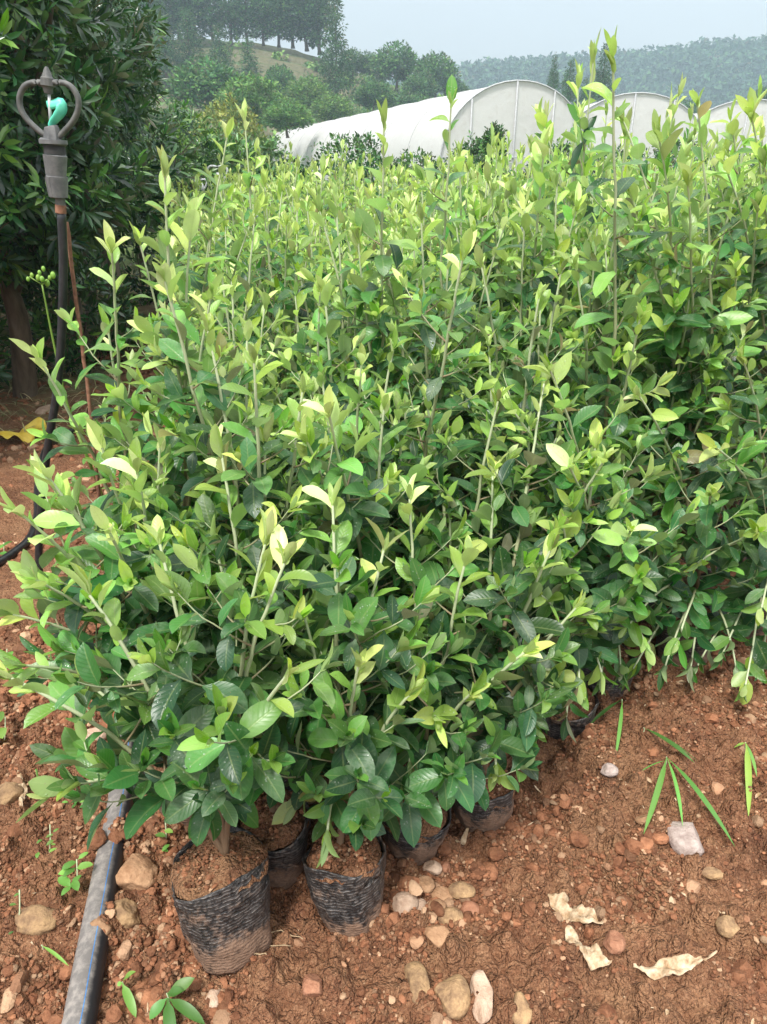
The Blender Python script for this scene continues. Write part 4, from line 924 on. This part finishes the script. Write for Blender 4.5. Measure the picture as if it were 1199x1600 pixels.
# nursery shrubs and trees between the bed and the greenhouses
G2 = 'dark nursery shrubs standing before the greenhouses'
for k, (px, ytop, Yd, w_, mt, lb) in enumerate([
  (540, 215, 13, .7, MTREE, 'dark rounded shrub before the sloping side of the first greenhouse'), (430, 268, 12, .8, MTREE, 'dark low shrub at the low left end of the first greenhouse'),
  (772, 200, 14, .22, MTREE, 'slim dark shrub in front of the first greenhouse gable'), (868, 232, 14, .5, MTREE, 'bushy dark shrub at the right corner of the first greenhouse'),
  (735, 225, 15, .5, MTREE, 'small dark shrub left of the slim one before the first gable'), (1050, 225, 16, 1.0, MTREE, 'wide dark shrub below the second greenhouse'),
  (948, 240, 15, .6, MTREE, 'low dark shrub between the first and second greenhouse'), (1150, 245, 16, .8, MTREE, 'low dark shrub below the third greenhouse'),
  (300, 215, 12, .95, MTREEL, 'fresh green leafy shrub right of the big dark trees'), (380, 228, 11, .9, MTREE, 'dull green shrub under the golden round crown'), (640, 245, 14, .7, MTREE, 'low dark shrub left of the first gable')]):
    c = at(px, ytop, Yd); zt = c[2]; r = rs(200+k)
    z0_ = gz(c[0], c[1]); hz_ = zt-z0_
    tree('nursery_shrub', lb, 'shrub', (c[0], c[1], z0_), 200+k, [(0, 0, hz_*.55, w_, w_, hz_*.45), (w_*.2, 0, hz_*.75, w_*.6, w_*.6, hz_*.3)], 420, 10, .075, .5, .04, mt, MBARK, G2, 2, .3, hz_*.8, 16, (.1, .8), .9)
def elev(py, px=599): q = ray(px, py); return q[2]/q[1]
def place(px, pyb, Yd): q = at(px, pyb, Yd); return q
tree('golden_tree', 'rounded golden yellow topped tree below the big round green trees', 'tree', (at(362, 250, 24)[0], 24, -.3), 240, [(0, 0, 1.6, 1.05, 1.0, 1.35)], 600, 10, .12, .5, .08, MYEL, MBARK, None, 2, .4, 2., 14, (.2, .9), .9)
# ------------------------------------------------------------------ hills
def hprof(px, tab): a = np.array(tab, float); return np.interp(px, a[:, 0], a[:, 1])
LT = [(-1500, 120), (-400, 80), (0, 70), (200, 64), (340, 60), (440, 66), (500, 84), (540, 104), (600, 128), (660, 150), (720, 185), (800, 225), (900, 246), (1100, 250), (2600, 250)]
YA, YB = 48., 96.
def hill_z(ax, Yv):                       # ax = X/Y
    px = 599.5+ax*FPX*cp*1.02; e_ = elev_np(hprof(px, LT)); zr = CAMH+YB*e_
    t = np.clip((Yv-YA)/(YB-YA), 0, 1); s_ = t*t*(3-2*t); s_ = .6*t+.4*s_
    st = np.floor(s_*13)/13+np.clip((s_*13 % 1)*4-3, 0, 1)/13; s2 = .2*s_+.8*st
    bk_ = np.clip((Yv-YB)/60, 0, 1)
    return -1.5+(zr+1.5)*s2-bk_*bk_*(zr+3)*.8
def elev_np(py): b = -(py-800)/FPX; return (-sp+b*cp)/(cp+b*sp)
au = np.linspace(-1.6, 1.2, 300); yv = np.concatenate([np.linspace(YA-4, YB+8, 420), np.linspace(YB+10, YB+90, 16)])
Xm, Ym = np.meshgrid(au, yv); Zm = hill_z(Xm, Ym)+.5*(vnoise(Xm*Ym+500, Ym, 5., 3)-.5)+.25*(vnoise(Xm*Ym+500, Ym, 1.3, 4)-.5); Xw = Xm*Ym
V = np.stack([Xw.ravel(), Ym.ravel(), Zm.ravel()], 1); n_ = 300; m_ = len(yv)
ii = (np.arange(m_-1)[:, None]*n_+np.arange(n_-1)[None]).ravel(); F = np.stack([ii, ii+1, ii+n_+1, ii+n_], 1)
o = npmesh('terraced_hill', V, F, MHILL); tag(o, kind='structure')
RT = [(-2500, 150), (300, 150), (560, 148), (640, 128), (700, 112), (780, 100), (850, 98), (900, 92), (960, 84), (1010, 76), (1060, 70), (1110, 74), (1199, 78), (1400, 90), (3600, 150)]
YR = 300.
def ridge_z(ax, Yv):
    px = 599.5+ax*FPX*cp*1.02; zr = CAMH+YR*elev_np(hprof(px, RT)); t = np.clip((Yv-190)/(YR-190), 0, 1); s_ = t*t*(3-2*t)
    return -2+(zr+2-3.5)*s_
au = np.linspace(-1.3, 1.3, 200); yv = np.linspace(185, 340, 60); Xm, Ym = np.meshgrid(au, yv); Zm = ridge_z(Xm, Ym)+4*(vnoise(Xm*Ym+900, Ym, 25., 5)-.5)
V = np.stack([(Xm*Ym).ravel(), Ym.ravel(), Zm.ravel()], 1); ii = (np.arange(59)[:, None]*200+np.arange(199)[None]).ravel(); F = np.stack([ii, ii+1, ii+201, ii+200], 1)
o = npmesh('far_ridge', V, F, MFARH); tag(o, kind='structure')
r = rs(8); LV = Leaves()
for k in range(2800):
    a = r.uniform(-.1, .62); y = 200+110*r.rand()**.8; z = float(ridge_z(np.array(a), np.array(y)))+1.5; cr_ = r.uniform(1.6, 3.6); ra = r.rand(); tl = r.uniform(.8, 1.5)
    for j in range(44):
        d = norm(r.normal(size=3)); d[2] = abs(d[2]); p = np.array([a*y, y, z])+d*cr_*np.array([1, 1, tl]); LV.add(p, norm(r.normal(size=3)), d+[0, 0, .3], cr_*.5, cr_*.4, .3, .3, np.clip(.4+.3*r.normal(), 0, 1), ra, r.rand()*.9)
o = LV.build('distant_forest', MFOREST, seg=2); tag(o, 'hazy blue green forest covering the far ridge on the right', 'forest', kind='stuff')
# tree stock for the hill
def stock(kind, seed):
    r = rs(seed)
    if kind == 'round': E = [(0, 0, 4.2, 3.0, 3.0, 2.6), (1.6, 0, 3.6, 2., 2., 1.8), (-1.5, .6, 3.7, 2.1, 2., 1.9)]; a = (360, 12, .55, .5); up = .5; tp = 5; rd = .22; ag = (.1, .8)
    if kind == 'tall': E = [(0, 0, 2.3, 1.3, 1.3, 1.2), (.3, 0, 3.6, 1.9, 1.5, 1.5), (.7, 0, 5.4, 1.7, 1.6, 1.9), (-.9, .3, 4.8, 1.4, 1.4, 1.9), (.2, 0, 7.6, 1.5, 1.5, 1.9), (-.3, 0, 9.3, 1.0, 1.0, 1.1)]; a = (400, 10, .42, .5); up = .2; tp = 9; rd = .17; ag = (.0, .6)
    if kind == 'conifer':
        E = [(0, 0, .9+i*.95, 1.9*(1-i/8.5), 1.9*(1-i/8.5), .75) for i in range(8)]; a = (420, 10, .34, .35); up = .1; tp = 7.8; rd = .16; ag = (.0, .45)
    LV, ctr = crown_leaves(r, E, a[0], a[1], a[2], a[3], ag, 1.0, up, .3 if kind == 'conifer' else 0)
    T = trunk_mesh(r, 2.5 if kind != 'tall' else 4.5, ctr, rd, tp, 12 if kind != 'conifer' else 2); return LV, T
ST = {}
for kd in ('round', 'tall', 'conifer'):
    for v in range(2):
        LV, T = stock(kd, 300+v+len(kd)*7); ST[kd, v] = (LV.build('crown', MTREE, seg=2, data_only=True), T.build('trunk', MBARK, data_only=True))
        if kd == 'round': ST['light', v] = (LV.build('crown', MTREEL, seg=2, data_only=True), ST[kd, v][1])
def put(kd, v, px, pyb, Yd, hpx, label, wf=1., group=None, name=None):
    p = at(px, pyb, Yd); H_ = {'round': 6.8, 'light': 6.8, 'tall': 10.3, 'conifer': 8.2}[kd]; dep = Yd*cp-(p[2]-CAMH)*sp; s_ = hpx*dep/FPX/H_/cp*.98
    root = thing(name or {'round': 'broadleaf_tree', 'light': 'broadleaf_tree', 'tall': 'slender_tree', 'conifer': 'conifer_tree'}[kd], label, 'tree', p, (px*7.3) % 6.28, group)
    root.scale = (s_*wf, s_*wf, s_)
    link('crown', ST[kd, v][0], root); link('trunk', ST[kd, v][1], root); return root
G3 = 'slender trees in a row along the hill crest'
crest = [(232, 70, 112, 'tall'), (258, 66, 104, 'tall'), (283, 66, 120, 'tall'), (306, 70, 96, 'tall'), (334, 64, 90, 'tall'), (362, 66, 84, 'tall'), (388, 66, 92, 'tall'), (412, 66, 84, 'tall'), (436, 68, 92, 'tall'), (458, 70, 98, 'tall'), (480, 74, 104, 'tall'), (500, 80, 112, 'tall')]
ORD = ['leftmost', 'second', 'third', 'fourth', 'fifth', 'sixth', 'seventh', 'eighth', 'ninth', 'tenth', 'eleventh', 'rightmost']
for k, (px, pyb, hp, kd) in enumerate(crest):
    put(kd, k % 2, px, pyb+5, 92, hp, f'slender dark tree on the hill crest, {ORD[k]} of the twelve from the left', 1.35, G3)
more = [('conifer', 0, 527, 158, 70, 122, 'tall pointed dark conifer at the right shoulder of the hill', 1.0), ('conifer', 1, 300, 120, 78, 84, 'dark conifer below the crest trees at left', 1.3), ('conifer', 0, 262, 125, 76, 90, 'broad hazy conifer beside the dark evergreen crown', 1.3),
 ('conifer', 1, 392, 146, 72, 70, 'dark conifer in front of the terraces', 1.3), ('conifer', 0, 348, 130, 76, 72, 'grey green conifer left of the terraces', 1.4), ('round', 0, 330, 192, 55, 78, 'big round dark tree at the foot of the hill, left one', 1.25),
 ('light', 1, 395, 212, 50, 72, 'big round fresh green tree at the foot of the hill, right one', 1.2), ('round', 1, 440, 160, 70, 44, 'small dark round tree on the lower terraces', 1.), ('light', 0, 482, 188, 62, 52, 'light green bushy tree on the lower slope', 1.3),
 ('light', 1, 520, 200, 58, 40, 'pale green shrub like tree above the greenhouse film', 1.5), ('round', 0, 585, 180, 66, 44, 'dark bushy tree just above the greenhouse roof slope', 1.2), ('light', 0, 450, 215, 48, 46, 'light green tree nearest to the left end of the greenhouse', 1.4),
 ('round', 0, 285, 240, 34, 60, 'dark tree low beside the big evergreen crown', 1.2), ('round', 1, 552, 122, 88, 34, 'small round tree right of the tall conifer, nearest to it', 1.1), ('round', 0, 578, 126, 88, 34, 'small round tree on the falling ridge, middle one', 1.1),
 ('round', 1, 596, 134, 88, 36, 'small tree on the falling ridge, lower one', 1.), ('round', 0, 619, 142, 84, 58, 'stout dark tree standing out on the falling ridge', 1.05), ('round', 1, 680, 158, 80, 56, 'rounded dark tree before the far ridge, left of the greenhouse', 1.1),
 ('round', 0, 655, 168, 76, 42, 'low dark tree between two rounded ones on the ridge end', 1.2), ('round', 1, 712, 165, 80, 30, 'small dark tree behind the first greenhouse roof', 1.2), ('round', 0, 640, 195, 70, 40, 'dark tree just above the first greenhouse roof', 1.5),
 ('conifer', 0, 863, 145, 62, 48, 'slim conifer behind the right shoulder of the first greenhouse', .9), ('conifer', 1, 886, 165, 60, 58, 'wider conifer behind the dip between first and second greenhouse', 1.1), ('conifer', 0, 938, 165, 60, 78, 'tall dark conifer behind the second greenhouse', 1.0),
 ('conifer', 1, 912, 175, 60, 44, 'short conifer between the two larger ones', 1.2), ('round', 1, 1190, 170, 90, 26, 'round tree above the third greenhouse at the right edge', 1.2), ('round', 0, 1070, 195, 80, 30, 'low tree in the dip between second and third greenhouse', 1.4)]
for kd, v, px, pyb, Yd, hp, lb, wf in more: put(kd, v, px, pyb, Yd, hp, lb, wf, 'scattered trees on and below the hills')
r = rs(15); LV = Leaves()
for k in range(900):
    a = r.uniform(-.75, .18); y = r.uniform(YA+2, YB-4); z = float(hill_z(np.array(a), np.array(y))); cr_ = r.uniform(.4, 1.3); px = 599.5+a*FPX*cp
    if 340 < px < 500 and y > 66 and r.rand() < .8: continue
    ra = r.rand()
    for j in range(34):
        d = norm(r.normal(size=3)); d[2] = abs(d[2]); LV.add(np.array([a*y, y, z])+d*cr_, norm(r.normal(size=3)), d, .45, .3, .3, .3, r.uniform(.1, 1), ra, r.rand()*.9)
o = LV.build('hillside_scrub', MTREEL, seg=2); tag(o, 'green scrub and ground cover over the terraced hillside', 'scrub', kind='stuff')

# ------------------------------------------------------------------ greenhouses
def greenhouse(label, pk, Yn, half, far, zoff=0.):
    """pk: pixel of the gable peak, Yn its distance, half: half width m, far: far-end ridge point"""
    A = at(*pk, Yn); B = np.array(far, float); z0 = -1.6; root = thing('greenhouse', label, 'greenhouse', (A[0], A[1], z0), 0, 'white film tunnel greenhouses in a row')
    ax = B-A; axh = norm(np.array([ax[0], ax[1], 0])); sd_ = np.array([axh[1], -axh[0], 0]); Ht = A[2]-z0; wall = Ht*.42; n = 28; m = 169
    prof = [(-half, 0), (-half, wall*.5)]+[(-half*math.cos(t), wall+(Ht-wall)*math.sin(t)**.85) for t in np.linspace(0, PI, n-4)]+[(half, wall*.5), (half, 0)]
    prof = np.array(prof); V = []
    for i in range(m):
        t = i/(m-1); C = np.array([ax[0]*t, ax[1]*t, ax[2]*t])
        for (s_, z) in prof: 
            sag = .02*math.sin(t*24*PI)**2*math.sin(PI*min(max((s_+half)/(2*half), 0), 1))
            V.append(C+sd_*s_*(1-sag*.3)+np.array([0, 0, z-sag]))
    V = np.array(V); k = len(prof); F = [(i*k+j, i*k+j+1, (i+1)*k+j+1, (i+1)*k+j) for i in range(m-1) for j in range(k-1)]
    npmesh('roof_film', V, F, MFILM, root)
    cpt = len(prof); G = [np.array([0, 0, 0.]) + sd_*s_+np.array([0, 0, z])+axh*.05 for s_, z in prof]
    Gb = [np.array([0, 0, 0.]) + sd_*s_+np.array([0, 0, 0.0])+axh*.05 for s_, z in prof]
    rows = 10; V = []
    for q in range(rows):
        for j in range(k): V.append(Gb[j]+(G[j]-Gb[j])*q/(rows-1))
    F = [(q*k+j, q*k+j+1, (q+1)*k+j+1, (q+1)*k+j) for q in range(rows-1) for j in range(k-1)]
    npmesh('gable_film', V, F, MFILM, root)
    def hoop(t, rad, name, off=0.0):
        T = Tubes(); C = ax*t+axh*off; T.add([C+sd_*s_*1.004+np.array([0, 0, z*1.004]) for s_, z in prof[1:-1]], rad, 6); T.build(name, MSTEEL, root)
    hoop(0, .03, 'end_hoop')
    T = Tubes()
    for t in np.linspace(0, 1, 25)[1:]: T.add([ax*t+sd_*s_*1.003+np.array([0, 0, z*1.003]) for s_, z in prof[1:-1]], .007, 4)
    T.build('hoops', MSTEEL, root)
    for f_ in (-.62, -.05, .45, .75):
        zt = np.interp(f_*half, prof[2:-2, 0], prof[2:-2, 1]); T = Tubes(); T.add([sd_*f_*half-axh*.03, sd_*f_*half-axh*.03+np.array([0, 0, zt])], .03, 6); T.build('gable_post', MSTEEL, root)
    for zf in (.36, .60): T = Tubes(); T.add([-sd_*half*.98-axh*.07+np.array([0, 0, Ht*zf*.9]), sd_*half*.98-axh*.07+np.array([0, 0, Ht*zf*.9])], .022, 6); T.build('gable_rail', MSTEEL, root)
    # sliding door frame
    T = Tubes(); w = half*.22
    T.add([sd_*(.12*half)-axh*.1, sd_*(.12*half)-axh*.1+[0, 0, Ht*.5], sd_*(.12*half+2*w)-axh*.1+[0, 0, Ht*.5], sd_*(.12*half+2*w)-axh*.1], .02, 6); T.build('door_frame', MSTEEL, root)
    return root
greenhouse('nearest white film greenhouse with a tall rounded gable and long roof sloping to the left', (815, 127), 30, 3.0, at(345, 226, 112))
greenhouse('second white film greenhouse, its rounded gable right of the tall bronze shoot', (1000, 146), 35, 3.3, at(700, 232, 115))
greenhouse('third white film greenhouse, lowest one at the right edge', (1178, 156), 38, 3.3, at(900, 236, 120))
# ------------------------------------------------------------------ haze
V = np.array([(x, y, z) for z in (-12, 60) for y in (-90, 345) for x in (-420, 420)], float)
F = [(0, 2, 3, 1), (4, 5, 7, 6), (0, 1, 5, 4), (2, 6, 7, 3), (0, 4, 6, 2), (1, 3, 7, 5)]
m = M('haze_air'); pv = m.n('VolumePrincipled'); pv.inputs['Color'].default_value = (.68, .85, 1.0, 1); pv.inputs['Density'].default_value = .0015; pv.inputs['Anisotropy'].default_value = .1
oo = m.n('OutputMaterial'); m.l(pv.outputs[0], oo.inputs['Volume'])
hz = npmesh('haze', V, F, m.m, smooth=False); tag(hz, 'pale blue air haze that fades the hills', 'haze', kind='stuff')
